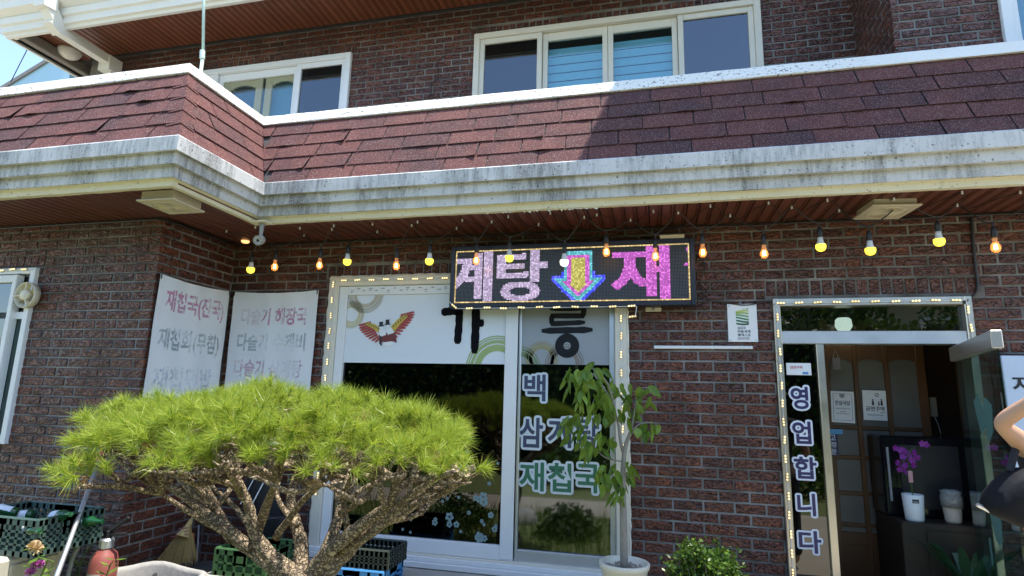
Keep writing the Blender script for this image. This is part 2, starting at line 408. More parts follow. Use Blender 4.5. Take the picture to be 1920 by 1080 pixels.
# ------------------------------------------------------------------ the building
BLD = thing('restaurant_building', 'two storey brown brick restaurant with red shingle balcony parapet and white cornice', 'building')
K = 0.0726; G = 2.15; ZS = 2.862
def rect_minus(r, cuts, mn=0.012):
    out = [r]
    for c in cuts:
        nxt = []
        for (a0, a1, b0, b1) in out:
            if c[0] >= a1 - 1e-4 or c[1] <= a0 + 1e-4 or c[2] >= b1 - 1e-4 or c[3] <= b0 + 1e-4: nxt.append((a0, a1, b0, b1)); continue
            if c[0] > a0: nxt.append((a0, c[0], b0, b1))
            if c[1] < a1: nxt.append((c[1], a1, b0, b1))
            l = max(a0, c[0]); h = min(a1, c[1])
            if c[2] > b0: nxt.append((l, h, b0, c[2]))
            if c[3] < b1: nxt.append((l, h, c[3], b1))
        out = nxt
    return [q for q in out if q[1] - q[0] > mn and q[3] - q[2] > mn]
def brick_mb(L, H, mb=None, Mx=None):
    """front at y=0 facing -y, centred on x and z"""
    mb = mb or MB(); h = L / 2; k = H / 2; c = 0.0045; n = len(mb.v); pts = []
    for (y, e) in ((0.045, 0.0), (0.004, 0.0), (0.0, c)):
        for sx, sz in ((-1, -1), (1, -1), (1, 1), (-1, 1)): pts.append(Vector((sx * (h - e), y, sz * (k - e))))
    mb.v += [tuple(Mx @ q) if Mx is not None else tuple(q) for q in pts]
    for lv in (0, 4):
        for i in range(4): j = (i + 1) % 4; mb.face(n + lv + i, n + lv + j, n + lv + 4 + j, n + lv + 4 + i)
    mb.face(n + 8, n + 9, n + 10, n + 11); return mb
ALLB = []      # every brick: wall index, matrix, length, height, projected area
WALLS = []
def brick_wall(name, O, rz, u0, u1, z0, z1, cuts=(), mcuts=(), phase=0.0, view=None, rowlocks=(), label=None, thick=0.13, t0=0.0, t1=0.0):
    """wall through O, u along local x; cuts for bricks, mcuts openings in the mortar body"""
    W0 = Matrix.Translation(Vector(O)) @ Matrix.Rotation(rz, 4, 'Z')
    mb = MB()
    for q in rect_minus((u0 + t0, u1 - t1, z0, z1), mcuts, 0.001): mb.box((q[0], 0.007, q[2]), (q[1], thick, q[3]), W0)
    wall = mb.build(name, M['mortar'], BLD)
    if label: wall['label'] = label
    wi = len(WALLS); WALLS.append(wall)
    va, vb, vz0, vz1 = view or (u0, u1, z0, z1)
    def put(a0, a1, b0, b1):
        Mx = W0 @ Matrix.Translation(Vector(((a0 + a1) / 2 + U(-.0012, .0012), U(-0.0015, 0.0025), (b0 + b1) / 2 + U(-.001, .001)))) @ Euler((U(-.006, .006), U(-.006, .006), U(-.006, .006))).to_matrix().to_4x4()
        pr = [proj(W0 @ Vector(q)) for q in ((a0, 0, b0), (a1, 0, b0), (a1, 0, b1), (a0, 0, b1))]
        ar = 0.0
        if all(pr):
            cx = sum(q[0] for q in pr) / 4; cy = sum(q[1] for q in pr) / 4
            if -10 < cx < 1930 and -5 < cy < 1085 and not any(h[0] < cx < h[2] and h[1] < cy < h[3] for h in HIDE):
                for i in range(4): j = (i + 1) % 4; ar += pr[i][0] * pr[j][1] - pr[j][0] * pr[i][1]
        ALLB.append((wi, Mx, round(a1 - a0, 3), round(b1 - b0, 3), abs(ar) / 2))
    jt = 0.0145; jz = 0.0135
    for r in range(math.floor((G - vz1) / K) - 1, math.ceil((G - vz0) / K) + 1):
        b1 = G - K * r - jz / 2; b0 = G - K * (r + 1) + jz / 2
        off = phase + (0.1 if r % 2 == 0 else 0.0)
        j0 = math.floor((va - off) / 0.2) - 1
        for j in range(j0, j0 + int((vb - va) / 0.2) + 4):
            a0 = off + 0.2 * j + jt / 2; a1 = off + 0.2 * (j + 1) - jt / 2
            q = (max(a0, va + 0.001), min(a1, vb - 0.001), max(b0, vz0), min(b1, vz1))
            if q[1] - q[0] < 0.02 or q[3] - q[2] < 0.015: continue
            for p in rect_minus(q, cuts, 0.018): put(*p)
    for (a0, a1, b0, b1) in rowlocks:
        n = max(1, round((a1 - a0) / 0.0715)); w = (a1 - a0) / n
        for i in range(n): put(a0 + i * w + 0.006, a0 + (i + 1) * w - 0.006, b0 + 0.004, b1 - 0.004)
    return wall
HIDE = [(845, 460, 1303, 575), (300, 525, 590, 730), (120, 730, 950, 900)]   # behind the sign, the banners and the pine crown

WIN = (-2.552, -0.098, 0.36, 2.532)          # main window opening
DOOR = (0.905, 2.108, 0.0, 2.302)            # entrance opening
brick_wall('brick_wall', (0, 0, 0), 0, -3.62, 4.0, 0.0, ZS, view=(-3.55, 2.85, 0.1, ZS),
    cuts=[WIN, (-2.62, -0.07, 2.532, 2.644), DOOR, (0.865, 2.18, 2.302, 2.436), (2.2, 3.9, 0.9, 1.2)][:4], mcuts=[WIN, DOOR], rowlocks=[(-2.60, -0.07, 2.542, 2.638), (0.868, 2.18, 2.322, 2.432)],
    label='recessed ground floor brick wall around the shop window and entrance')
LW = (-5.9, -4.69, 1.13, 2.50)
brick_wall('brick_wall', (-3.55, -0.81, 0), 0, -4.5, 0.0, 0.0, ZS, view=(-1.95, 0.0, 0.1, ZS), phase=0.1,
    cuts=[(LW[0] + 3.55, LW[1] + 3.55, LW[2], LW[3]), (LW[0] + 3.55, LW[1] + 3.60, 2.50, 2.612)], mcuts=[(LW[0] + 3.55, LW[1] + 3.55, LW[2], LW[3])],
    rowlocks=[(-1.95, -1.095, 2.512, 2.606)], t1=0.008, label='projecting brick bay wall at the left with a window')
brick_wall('brick_wall', (-3.55, -0.81, 0), rad(90), 0.0, 0.81, 0.0, ZS, phase=0.0, t0=0.14, label='shaded brick return wall behind the left cloth banner')
UP = 1.0
W2 = (-1.70, 1.147, 4.30, 5.38); W1 = (-5.75, -3.15, 4.30, 5.355)
brick_wall('brick_wall', (0, UP, 0), 0, -6.9, 1.93, 3.0, 5.74, view=(-6.6, 1.93, 4.45, 5.74), phase=0.04,
    cuts=[W2, W1, (-1.76, 1.20, 5.38, 5.47), (-5.8, -3.10, 5.355, 5.447)], mcuts=[W2, W1], rowlocks=[(-1.76, 1.20, 5.384, 5.47), (-5.8, -3.10, 5.359, 5.447)],
    label='upper storey brick wall with a stepped crack between two windows')
RV = 0.2
brick_wall('brick_wall', (1.92, RV, 0), 0, 0.0, 2.6, 3.0, 7.2, view=(0.0, 1.0, 3.75, 4.95), phase=0.05, t0=0.008, cuts=[(0.70, 1.9, 3.6, 5.3)], mcuts=[(0.70, 1.9, 3.6, 5.3)],
    label='upper brick bay wall at the top right corner')
brick_wall('brick_wall', (1.92, UP, 0), rad(-90), 0.0, UP - RV, 3.0, 7.2, t1=0.14, view=(0.0, UP - RV, 4.0, 5.5), phase=0.02, label='narrow shaded brick return of the upper bay')

order = sorted(range(len(ALLB)), key=lambda i: -ALLB[i][4])
single = set(i for i in order[:300] if ALLB[i][4] > 0)
cache = {}; rest = {}
for i, (wi, Mx, L, H, ar) in enumerate(ALLB):
    if i in single:
        if (L, H) not in cache: cache[(L, H)] = brick_mb(L, H).mesh('brick', M['brick'])
        o = bpy.data.objects.new('brick', cache[(L, H)]); col.objects.link(o); o.parent = WALLS[wi]; o.matrix_world = Mx
    else: brick_mb(L, H, rest.setdefault(wi, MB()), Mx)
for wi, mb in rest.items():
    tag(mb.build('bricks', M['brick'], WALLS[wi]), kind='stuff')

# crack in the upper wall
mb = MB()
cr = [(838, 92), (836, 103), (829, 108), (822, 113), (819, 118), (822, 130), (821, 148), (809, 155), (808, 166), (805, 186)]
mb.tube([P(x, y, UP - 0.004) for x, y in cr], 0.0035, 5); mb.build('wall_crack', M['ink'], WALLS[3])

# body of the building behind the walls, so that no daylight leaks in
mb = MB()
mb.box((-7.9, -0.80, 0), (-7.8, 6, 2.9)); mb.box((4.0, 0.0, 0), (4.1, 6, 7.2)); mb.box((-7.9, 6, 0), (4.1, 6.1, 6.4))
mb.build('rear_wall', M['mortar'], BLD)
mb = MB(); mb.box((-8.0, -1.30, 2.90), (-2.95, 6.0, 3.06)); mb.box((-2.95, -0.46, 2.90), (4.3, 6.0, 3.06)); mb.build('balcony_slab', M['concrete'], BLD)

# ---- cornice, parapet, coping : profiles swept along the front (d outwards, z)
CX, YO, YI = -2.876, -1.437, -0.61
def station(d): return [(-8.0, YO - d), (CX + d, YO - d), (CX + d, YI - d), (4.4, YI - d)]
def sweep(name, prof, mat, parent, wob=0.0, seg=1):
    mb = MB(); rings = []
    for d, z in prof:
        s = station(d); line = []
        for k in range(3):
            a = Vector((*s[k], z)); b = Vector((*s[k + 1], z)); e = station(0.0); n = max(1, int((Vector(e[k + 1]) - Vector(e[k])).length / seg)) if wob else 1
            for i in range(n): line.append(a.lerp(b, i / n))
        line.append(Vector((*s[3], z))); rings.append(line)
    N = len(rings[0])
    if wob:
        for L_ in rings:
            for i in range(1, N - 1): L_[i] = L_[i] + Vector((0, U(-wob, wob), U(-wob, wob)))
    for L_ in rings:
        for q in L_: mb.vert(q)
    for i in range(len(prof) - 1):
        for k in range(N - 1): mb.face(i * N + k, i * N + k + 1, (i + 1) * N + k + 1, (i + 1) * N + k)
    return mb.build(name, mat, parent)
COR = sweep('cornice', [(-0.03, 2.862), (-0.03, 2.842), (0.020, 2.838), (0.024, 2.866), (0.030, 2.874), (0.052, 2.880)], M['cornice_low'], BLD, 0.0016, 0.07)
COR['label'] = 'cream painted mouldings with mould stains under the parapet'
sweep('cornice_band', [(0.052, 2.880), (0.060, 2.882), (0.063, 2.946), (0.063, 2.956)], M['cornice'], COR, 0.001, 0.25)
sweep('cornice_band', [(0.063, 2.956), (0.104, 2.951), (0.107, 3.020), (0.107, 3.026)], M['cornice'], COR, 0.001, 0.25)
sweep('cornice_band', [(0.107, 3.026), (0.142, 3.021), (0.145, 3.112), (0.139, 3.120), (0.02, 3.128)], M['cornice'], COR, 0.001, 0.25)
CP = sweep('coping', [(-0.235, 3.782), (-0.198, 3.780), (-0.196, 3.786), (-0.224, 3.868), (-0.232, 3.876), (-0.46, 3.885), (-0.46, 3.06)], M['coping'], BLD, 0.0018, 0.16)
CP['label'] = 'rough white coping along the top of the parapet'
# paint flakes hanging from the lower lip
mb = MB()
for x in [U(-1.05, -0.2) for _ in range(26)] + [U(-7, -3.3) for _ in range(6)]:
    y = YI + 0.02 if x > -2.5 else YO + 0.02; w = U(0.008, 0.03)
    mb.poly([(x - w, y - 0.030, 2.8385), (x + w, y - 0.030, 2.8385), (x + w * U(-.3, .6), y - 0.034 + U(-.01, .01), 2.838 - U(0.006, 0.022))])
tag(mb.build('peeling_paint', M['cornice_low'], COR), kind='stuff')

# ---- mansard with shingles
D0, Z0m, D1, Z1m = 0.108, 3.116, -0.225, 3.79
SL = math.hypot(D0 - D1, Z1m - Z0m); sd = (D1 - D0) / SL; sz = (Z1m - Z0m) / SL     # per metre of slope
MAN = sweep('mansard', [(D0 - 0.004, Z0m - 0.01), (D1 - 0.004, Z1m)], M['felt'], BLD)
MAN['label'] = 'parapet slope covered with red asphalt shingles'
NO, NZ = sz, -sd                                   # outward normal of slope: NO outwards, NZ up
def shingle(side, u0, u1, v0, h, lift, warp):
    """side: 'front' (x runs, inner line), 'left' (x runs, bay), 'ret' (y runs). u as metres along that run"""
    mb = MB(); n = 4; th = 0.005; rows = []
    for (v, o) in ((v0, lift + th), (v0, lift), (v0 + h, 0.001)):
        line = []
        for i in range(n + 1):
            u = u0 + (u1 - u0) * i / n; wz = warp[i] if o > 0.002 else 0.0
            vv = v + wz * 0.6; oo = o + (abs(wz) * 0.9 if o > 0.002 else 0.0)
            d = D0 + sd * vv + NO * oo; z = Z0m + sz * vv + NZ * oo
            if side == 'front': p = (max(u, CX + d + 0.001), YI - d, z)
            elif side == 'left': p = (min(u, CX + d - 0.001), YO - d, z)
            else: p = (CX + d, min(max(u, YO - d + 0.001), YI - d - 0.001), z)
            line.append(p)
        rows.append(line)
    for L_ in rows:
        for q in L_: mb.vert(q)
    a = n + 1
    for i in range(n):
        mb.face(a + i, a + i + 1, i + 1, i)                       # bottom edge
        mb.face(i, i + 1, 2 * a + i + 1, 2 * a + i)               # face
    return mb.build('shingle', M['shingle'], MAN)
EXPO = 0.1465
for r in range(6):
    v0 = r * EXPO; h = min(EXPO + 0.03, SL - v0)
    if h < 0.02: continue
    for side, a, b in (('front', -3.2, 3.2), ('left', -5.6, -2.7), ('ret', -1.6, -0.4)):
        u = a - U(0.05, 0.3)
        while u < b:
            w = U(0.31, 0.37); gap = U(0.006, 0.010)
            u0, u1 = u + gap, u + w
            v = v0 + D0 * 0; d = D0 + sd * (v0 + h)
            if side == 'front' and u1 < CX + D0 + sd * v0 + 0.02 or side == 'left' and u0 > CX + d - 0.02: u += w; continue
            if side == 'ret' and (u1 < YO - d or u0 > YI - D0 - sd * v0): u += w; continue
            wp = [0.0] * 5
            if R() < 0.30: k = random.choice((0, 4, 2)); wp[k] = -U(0.006, 0.020); 
            shingle(side, u0, u1, v0 + U(-.003, .003), h, U(0.005, 0.009), wp)
            u += w
    # cap over the outer corner
    mb = MB(); w = 0.115
    for (v, o) in ((v0 - 0.012, 0.016), (v0 - 0.012, 0.011), (v0 + h - 0.01, 0.008)):
        d = D0 + sd * v + NO * o; z = Z0m + sz * v + NZ * o
        mb.vert((CX + d - w, YO - d + 0.002, z - 0.012)); mb.vert((CX + d, YO - d, z)); mb.vert((CX + d - 0.002, YO - d + w, z - 0.012))
    for i in range(2): mb.face(3 + i, 4 + i, 1 + i, i); mb.face(i, i + 1, 7 + i, 6 + i)
    mb.build('shingle', M['shingle'], MAN)

# ---- board soffits
SOF = MB(); SOF.box((-8.0, YO - 0.02, 2.878), (CX + 0.02, -0.81, 2.90)); SOF.box((-3.55, -0.81, 2.878), (CX + 0.02, 0.0, 2.90)); SOF.box((CX + 0.02, YI - 0.02, 2.878), (4.3, 0.0, 2.90))
SOF = SOF.build('eave_soffit', M['dark'], BLD); SOF['label'] = 'reddish board soffit under the balcony'
pcache = {}
def plank(x, w, y0, y1, z, parent, mt='plank'):
    L_ = round(y1 - y0, 2)
    if (w, L_) not in pcache:
        mb = MB(); g = 0.0032; h = w / 2
        prof = [(-h + g, 0.014), (-h + g, 0.006), (-h + g + 0.004, 0.0), (h - g - 0.024, 0.0), (h - g - 0.020, 0.008), (h - g - 0.015, 0.008), (h - g - 0.011, 0.0), (h - g - 0.004, 0.0), (h - g, 0.006), (h - g, 0.014)]
        for y in (0, y1 - y0):
            for a, b in prof: mb.vert((a, y, b))
        k = len(prof)
        for i in range(k - 1): mb.face(i, k + i, k + i + 1, i + 1)
        mb.face(*range(k)); mb.face(*range(2 * k - 1, k - 1, -1)); pcache[(w, L_)] = mb.mesh('plank', M[mt])
    inst('plank', pcache[(w, L_)], parent, (x, y0, z + U(-.0006, .0006)))
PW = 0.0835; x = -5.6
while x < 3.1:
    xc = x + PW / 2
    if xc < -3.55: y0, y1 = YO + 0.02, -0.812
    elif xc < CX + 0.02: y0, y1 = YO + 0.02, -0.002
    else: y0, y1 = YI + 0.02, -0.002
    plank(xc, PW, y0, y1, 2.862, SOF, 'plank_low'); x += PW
# dark trim lines where wall and soffit meet
mb = MB(); mb.box((-3.55, -0.028, 2.846), (4.0, -0.003, 2.8605)); mb.box((-5.8, -0.836, 2.846), (-3.545, -0.812, 2.8605)); mb.box((-3.548, -0.836, 2.846), (-3.522, -0.03, 2.8605))
mb.build('soffit_trim', plain('dark_brown_trim', (0.035, 0.018, 0.014), 0.5), SOF)

# ---- upper eave, its soffit, gutter and the roofs
EY = 0.27; EZ = 5.735
US = MB(); US.box((-7.2, EY, EZ + 0.014), (0.45, UP, EZ + 0.03)); US = US.build('upper_soffit', M['dark'], BLD); US['label'] = 'brown board soffit under the upper roof'
x = -7.1
while x < 0.40: plank(x + PW / 2, PW, EY + 0.02, UP - 0.002, EZ, US); x += PW
mb = MB(); mb.box((-6.9, UP - 0.03, EZ - 0.022), (0.4, UP - 0.003, EZ - 0.002)); mb.build('soffit_trim', M['dark'], US)
def mat_tile():
    return plain('roof_tile', (0.10, 0.055, 0.045), 0.7, var=0.3, scale=3.0)
M['tile'] = mat_tile()
mb = MB(); mb.prism([(-7.5, EY - 0.18, 6.0), (-7.5, 5.0, 7.2), (-7.5, 6.3, 6.0)], (0, 0, 0), (8.2, 0, 0)); mb.build('roof', M['tile'], BLD)
# gutter and moulded fascia (front and left end)
GUT = MB()
gp = [(0.0, 5.585), (-0.035, 5.583), (-0.045, 5.615), (-0.075, 5.622), (-0.080, 5.70), (-0.105, 5.71), (-0.112, 5.785), (-0.10, 5.80), (-0.15, 5.83), (-0.185, 5.85), (-0.19, 5.93), (-0.2, 5.95), (-0.2, 5.99), (0.0, 5.99)]
n = len(gp)
for (x, sgn) in ((0.45, 0), (-7.22, 1)):
    for o, z in gp: GUT.vert((x + (o if sgn else 0), EY + o, z))
for o, z in gp: GUT.vert((-7.22 + o, 1.4, z))
for s in (0, 1):
    for i in range(n - 1): GUT.face(s * n + i, s * n + i + 1, (s + 1) * n + i + 1, (s + 1) * n + i)
GUT.face(*range(n - 1, -1, -1))
GUT.box((-7.22, EY + 0.001, 5.60), (0.44, EY + 0.02, 5.98)); GUT.box((-7.22, EY + 0.02, 5.60), (-7.15, 1.4, 5.98))
GUT = GUT.build('gutter', M['fascia'], BLD); GUT['label'] = 'cream moulded gutter fascia along the upper eave'
# square downpipe : elbow off the gutter and run below the soffit to a bracket on the wall
mb = MB()
a = Pz(103, 0, 5.9); xg = -6.42
def sq(path, w):
    for i in range(len(path) - 1):
        p, q = Vector(path[i]), Vector(path[i + 1]); t = (q - p).normalized(); s = t.cross(Vector((1, 0, 0))).normalized() * w; e = Vector((w, 0, 0)); n = len(mb.v)
        for b_ in (p - t * w * 0.3, q + t * w * 0.3):
            for m_ in (-s - e, s - e, s + e, -s + e): mb.vert(b_ + m_)
        for k in range(4): j = (k + 1) % 4; mb.face(n + k, n + j, n + 4 + j, n + 4 + k)
        mb.face(n + 3, n + 2, n + 1, n); mb.face(n + 4, n + 5, n + 6, n + 7)
sq([(xg, EY - 0.26, 6.0), (xg, EY - 0.24, 5.72)], 0.075)
sq([(xg, EY - 0.22, 5.74), (xg, EY - 0.10, 5.58)], 0.062)
sq([(xg, EY - 0.16, 5.60), (xg, EY - 0.06, 5.545)], 0.060)
sq([(xg, EY - 0.10, 5.555), (xg, UP - 0.10, 5.555)], 0.052)
sq([(xg, UP - 0.13, 5.57), (xg, UP - 0.13, 5.44)], 0.085)
sq([(xg, UP - 0.10, 5.44), (xg, UP - 0.08, 4.2)], 0.055)
mb.build('downpipe', M['fascia'], BLD)
# corner post and beam at the left end of the upper wall
mb = MB(); mb.bbox((-7.22, 0.30, 5.60), (-7.06, 1.42, 5.72), 0.01); mb.bbox((-7.2, 1.28, 3.1), (-6.9, 1.45, 5.62), 0.01); mb.build('corner_post', plain('weathered_wood', (0.20, 0.18, 0.15), 0.8), BLD)
mb = MB(); mb.box((-6.95, 1.34, 3.1), (-6.3, 1.36, 5.5)); mb.build('end_window', M['glass_sky'], BLD)
# unseen right hand roof: its height and edge are shaped to shade the balcony
RR = MB(); RR.prism([(0.92, 0.15, 7.2), (0.86, -0.60, 7.2), (0.83, -1.25, 7.2), (4.6, -1.25, 7.2), (4.6, 5.5, 7.2), (0.9, 5.5, 7.2)], (0, 0, 0), (0, 0, 0.28)); RR.build('unseen_shade_roof', plain('unseen_shade_roof_brown', (0.10, 0.05, 0.035), 0.6), BLD)
# ------------------------------------------------------------------ windows
def frame_rect(mb, x0, x1, z0, z1, w, y0, y1, wt=None, wb=None):
    wt = w if wt is None else wt; wb = w if wb is None else wb; b = 0.004
    mb.bbox((x0, y0, z0), (x0 + w, y1, z1), b); mb.bbox((x1 - w, y0, z0), (x1, y1, z1), b)
    mb.bbox((x0 + w - 0.001, y0 + 0.001, z1 - wt), (x1 - w + 0.001, y1, z1 - 0.0005), b); mb.bbox((x0 + w - 0.001, y0 + 0.001, z0 + 0.0005), (x1 - w + 0.001, y1, z0 + wb), b)
def pane(parent, x0, x1, z0, z1, y, mat, name='pane'):
    return MB().box((x0, y, z0), (x1, y + 0.005, z1)).build(name, mat, parent)
# room behind the shop window
mb = MB()
mb.box((-2.75, 2.6, 0.2), (0.35, 2.65, 2.86)); mb.box((-2.8, 0.135, 0.2), (-2.75, 2.65, 2.86)); mb.box((0.35, 0.135, 0.2), (0.4, 2.65, 2.86)); mb.box((-2.75, 0.135, 2.8), (0.35, 2.65, 2.86)); mb.box((-2.75, 0.135, 0.2), (0.35, 2.65, 0.25))
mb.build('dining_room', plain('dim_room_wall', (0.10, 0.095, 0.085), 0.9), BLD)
# main shop window
MW = MB(); frame_rect(MW, WIN[0], WIN[1], WIN[2], WIN[3], 0.085, -0.035, 0.10, 0.075, 0.06)
MW = MW.build('window', M['cream_frame'], BLD); MW['label'] = 'large white framed shop window with printed film and lettering'
mb = MB(); frame_rect(mb, -2.465, -0.918, 0.42, 2.455, 0.075, -0.020, 0.04, 0.075, 0.10); mb.bbox((-1.017, -0.024, 0.43), (-0.918, 0.03, 2.44), 0.004); mb.build('sash', M['white_frame'], MW)
mb = MB(); frame_rect(mb, -0.916, -0.184, 0.40, 2.455, 0.022, 0.000, 0.05, 0.07, 0.10); mb.bbox((-0.226, -0.004, 0.42), (-0.190, 0.045, 2.44), 0.003); mb.build('sash', M['alu'], MW)
mb = MB(); mb.bbox((-2.70, -0.085, 0.335), (-0.05, 0.0, 0.375), 0.004); mb.bbox((-2.58, -0.060, 0.376), (-0.08, -0.004, 0.405), 0.003); mb.build('sill', M['white_frame'], MW)
# rough sealant round the frame
mb = MB()
for (a, b) in (((WIN[0] - 0.002, 0.4), (WIN[0] - 0.002, WIN[3])), ((WIN[1] + 0.004, 0.4), (WIN[1] + 0.004, WIN[3]))):
    n = 60; mb.tube([(a[0] + U(-.003, .003), -0.018, a[1] + (b[1] - a[1]) * i / n) for i in range(n + 1)], [U(0.009, 0.015) for _ in range(n + 1)], 6)
n = 70; mb.tube([(WIN[0] + (WIN[1] - WIN[0]) * i / n, -0.018, WIN[3] + 0.004 + U(-.003, .003)) for i in range(n + 1)], [U(0.009, 0.015) for _ in range(n + 1)], 6)
mb.build('sealant', M['cream_frame'], MW)
pane(MW, -2.392, -1.016, 0.515, 2.382, 0.010, M['glass_dark'])
pane(MW, -0.896, -0.224, 0.495, 2.388, 0.024, M['glass_screen'])
pane(MW, -2.388, -1.018, 1.822, 2.380, -0.004, M['film'], 'window_film')
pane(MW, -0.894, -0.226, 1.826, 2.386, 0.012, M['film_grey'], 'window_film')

# lettering made from the built in font
def text_mesh(s, size, offset=0.0, thick=0.0006, sx=1.0):
    cu = bpy.data.curves.new('txt', 'FONT'); cu.body = s; cu.size = size; cu.offset = offset; cu.extrude = thick
    cu.align_x = 'CENTER'; cu.align_y = 'CENTER'; cu.resolution_u = 3
    o = bpy.data.objects.new('txt', cu); col.objects.link(o)
    dg = bpy.context.evaluated_depsgraph_get(); ev = o.evaluated_get(dg); me = bpy.data.meshes.new_from_object(ev)
    bpy.data.objects.remove(o)
    xs = [v.co.x for v in me.vertices]; ys = [v.co.y for v in me.vertices]
    if xs:
        cx = (min(xs) + max(xs)) / 2; cy = (min(ys) + max(ys)) / 2
        for v in me.vertices: v.co.x = (v.co.x - cx) * sx; v.co.y -= cy
    return me
def lettering(name, s, c, h, w, mat, parent, offset=0.02, rz=0.0, roll=0.0, thick=0.0006):
    """text centred on c, scaled to the given height and width, reading on a plane that faces -y (rz turns it)"""
    me = text_mesh(s, 1.0, offset, 1e-4)
    xs = [v.co.x for v in me.vertices]; ys = [v.co.y for v in me.vertices]; zs = [v.co.z for v in me.vertices]
    fx = w / (max(xs) - min(xs)) if w else h / (max(ys) - min(ys)); fy = h / (max(ys) - min(ys)); fz = thick / max(1e-6, max(zs))
    for v in me.vertices: v.co = Vector((v.co.x * fx, v.co.y * fy, v.co.z * fz))
    me.materials.clear(); me.materials.append(mat); me.name = name
    o = bpy.data.objects.new(name, me); col.objects.link(o); o.parent = parent
    o.matrix_local = Matrix.Translation(Vector(c)) @ Matrix.Rotation(rz, 4, 'Z') @ Matrix.Rotation(rad(90), 4, 'X') @ Matrix.Rotation(roll, 4, 'Z')
    return o
def flat(mb, pts, y): mb.poly([(x, y, z) for x, z in pts])
def ring(mb, cx, cz, r0, r1, y, a0=0, a1=360, n=28, clip=None):
    def q(r, a):
        x = cx + r * math.cos(rad(a)); z = cz + r * math.sin(rad(a))
        if clip: x = min(max(x, clip[0]), clip[1]); z = min(max(z, clip[2]), clip[3])
        return (x, y, z)
    for i in range(n):
        b0 = a0 + (a1 - a0) * i / n; b1 = a0 + (a1 - a0) * (i + 1) / n
        mb.poly([q(r0, b0), q(r1, b0), q(r1, b1), q(r0, b1)])
FC = (-2.386, -1.02, 1.824, 2.378); yf = -0.0065
for (px, py, r, c, nm) in ((687, 552, 0.16, (0.46, 0.42, 0.33), 'tan'), (660, 590, 0.115, (0.56, 0.52, 0.33), 'sand'), (932, 690, 0.25, (0.33, 0.42, 0.16), 'green')):
    p = P(px, py, 0); mb = MB()
    ring(mb, p.x, p.z, r * 0.52, r * 0.72, yf, clip=FC); ring(mb, p.x, p.z, r * 0.76, r * 0.86, yf, clip=FC); ring(mb, p.x, p.z, r * 0.89, r * 0.93, yf, clip=FC); ring(mb, p.x, p.z, r * 0.96, r, yf, clip=FC)
    mb.build('printed_ring', plain('print_' + nm, c, 0.5), MW)
FC2 = (-0.892, -0.228, 1.828, 2.38)
for (px, py, r, c, nm) in ((1015, 672, 0.14, (0.30, 0.26, 0.13), 'ochre'), (1058, 682, 0.16, (0.22, 0.19, 0.16), 'brown'), (972, 690, 0.18, (0.16, 0.22, 0.10), 'moss')):
    p = P(px, py, 0.0); mb = MB()
    ring(mb, p.x, p.z, r * 0.52, r * 0.72, 0.0105, clip=FC2); ring(mb, p.x, p.z, r * 0.76, r * 0.84, 0.0105, clip=FC2); ring(mb, p.x, p.z, r * 0.89, r * 0.93, 0.0105, clip=FC2)
    mb.build('printed_ring', plain('print_' + nm, c, 0.5), MW)
# brush lettering: strokes with uneven edges
def stroke(mb, pts, w, y):
    pts = [P(a, b, 0) for a, b in pts]; L_ = []; Rr = []
    fine = []
    for i in range(len(pts) - 1):
        for k in range(6): fine.append(pts[i].lerp(pts[i + 1], k / 6))
    fine.append(pts[-1])
    for i, p in enumerate(fine):
        t = (fine[min(i + 1, len(fine) - 1)] - fine[max(i - 1, 0)]).normalized(); s = Vector((-t.z, 0, t.x)); e = w * U(0.92, 1.08) * (1.0 if 0 < i < len(fine) - 1 else 0.55)
        L_.append(p + s * e); Rr.append(p - s * e)
    for i in range(len(fine) - 1):
        mb.poly([(q.x, y, q.z) for q in (L_[i], L_[i + 1], Rr[i + 1], Rr[i])])
for pts, w, y, mt in (([(828, 586), (850, 583), (862, 585), (861, 610), (858, 645)], 0.031, -0.0072, 'brush_ink'), ([(892, 560), (893, 600), (890, 663)], 0.033, -0.0078, 'brush_ink'), ([(896, 606), (908, 606)], 0.030, -0.0084, 'brush_ink'),
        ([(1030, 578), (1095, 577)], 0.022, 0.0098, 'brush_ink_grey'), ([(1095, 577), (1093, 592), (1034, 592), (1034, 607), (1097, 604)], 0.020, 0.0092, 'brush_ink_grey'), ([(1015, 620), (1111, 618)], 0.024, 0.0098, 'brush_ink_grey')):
    mb = MB(); stroke(mb, pts, w, y); mb.build('brush_stroke', M[mt], MW)
p = P(1063, 648, 0); mb = MB(); ring(mb, p.x, p.z, 0.028, 0.092, 0.0098, n=24); mb.build('brush_stroke', M['brush_ink_grey'], MW)
# winged emblem on the film
EM = MB()
def epoly(c_, y, *pts):
    EM.cur = c_; EM.poly([(q.x, y, q.z) for q in (P(a, b, 0) for a, b in pts)])
def fan(shoulder, knee, tips, lo, y):
    """long red feathers from the wing arm (shoulder to knee) out to the row of tips"""
    n = len(tips)
    for i, tp in enumerate(tips):
        f = i / (n - 1); b0 = Vector(knee).lerp(Vector(lo), f); ax = (Vector(tp) - b0).normalized(); nx = Vector((-ax.y, ax.x)); w = 1.75
        epoly(0, y - i * 0.00006, b0 + nx * w, Vector(tp) - ax * 3 + nx * w, Vector(tp), Vector(tp) - ax * 3 - nx * w, b0 - nx * w)
        epoly(4, y - 0.0007 - i * 0.00003, b0 - nx * w, b0 - nx * (w + 0.6), Vector(tp) - ax * 4 - nx * (w + 0.6), Vector(tp) - ax * 4 - nx * w)
fan((735, 612), (752, 592), [(779, 585), (779, 590), (777, 595), (774, 600), (771, 605), (767, 610), (763, 615), (758, 621), (753, 627), (747, 633)], (738, 628), yf)
fan((712, 616), (696, 604), [(672, 611), (673, 616), (675, 620), (678, 624), (682, 628), (686, 632), (691, 636), (697, 640), (703, 643)], (712, 634), yf)
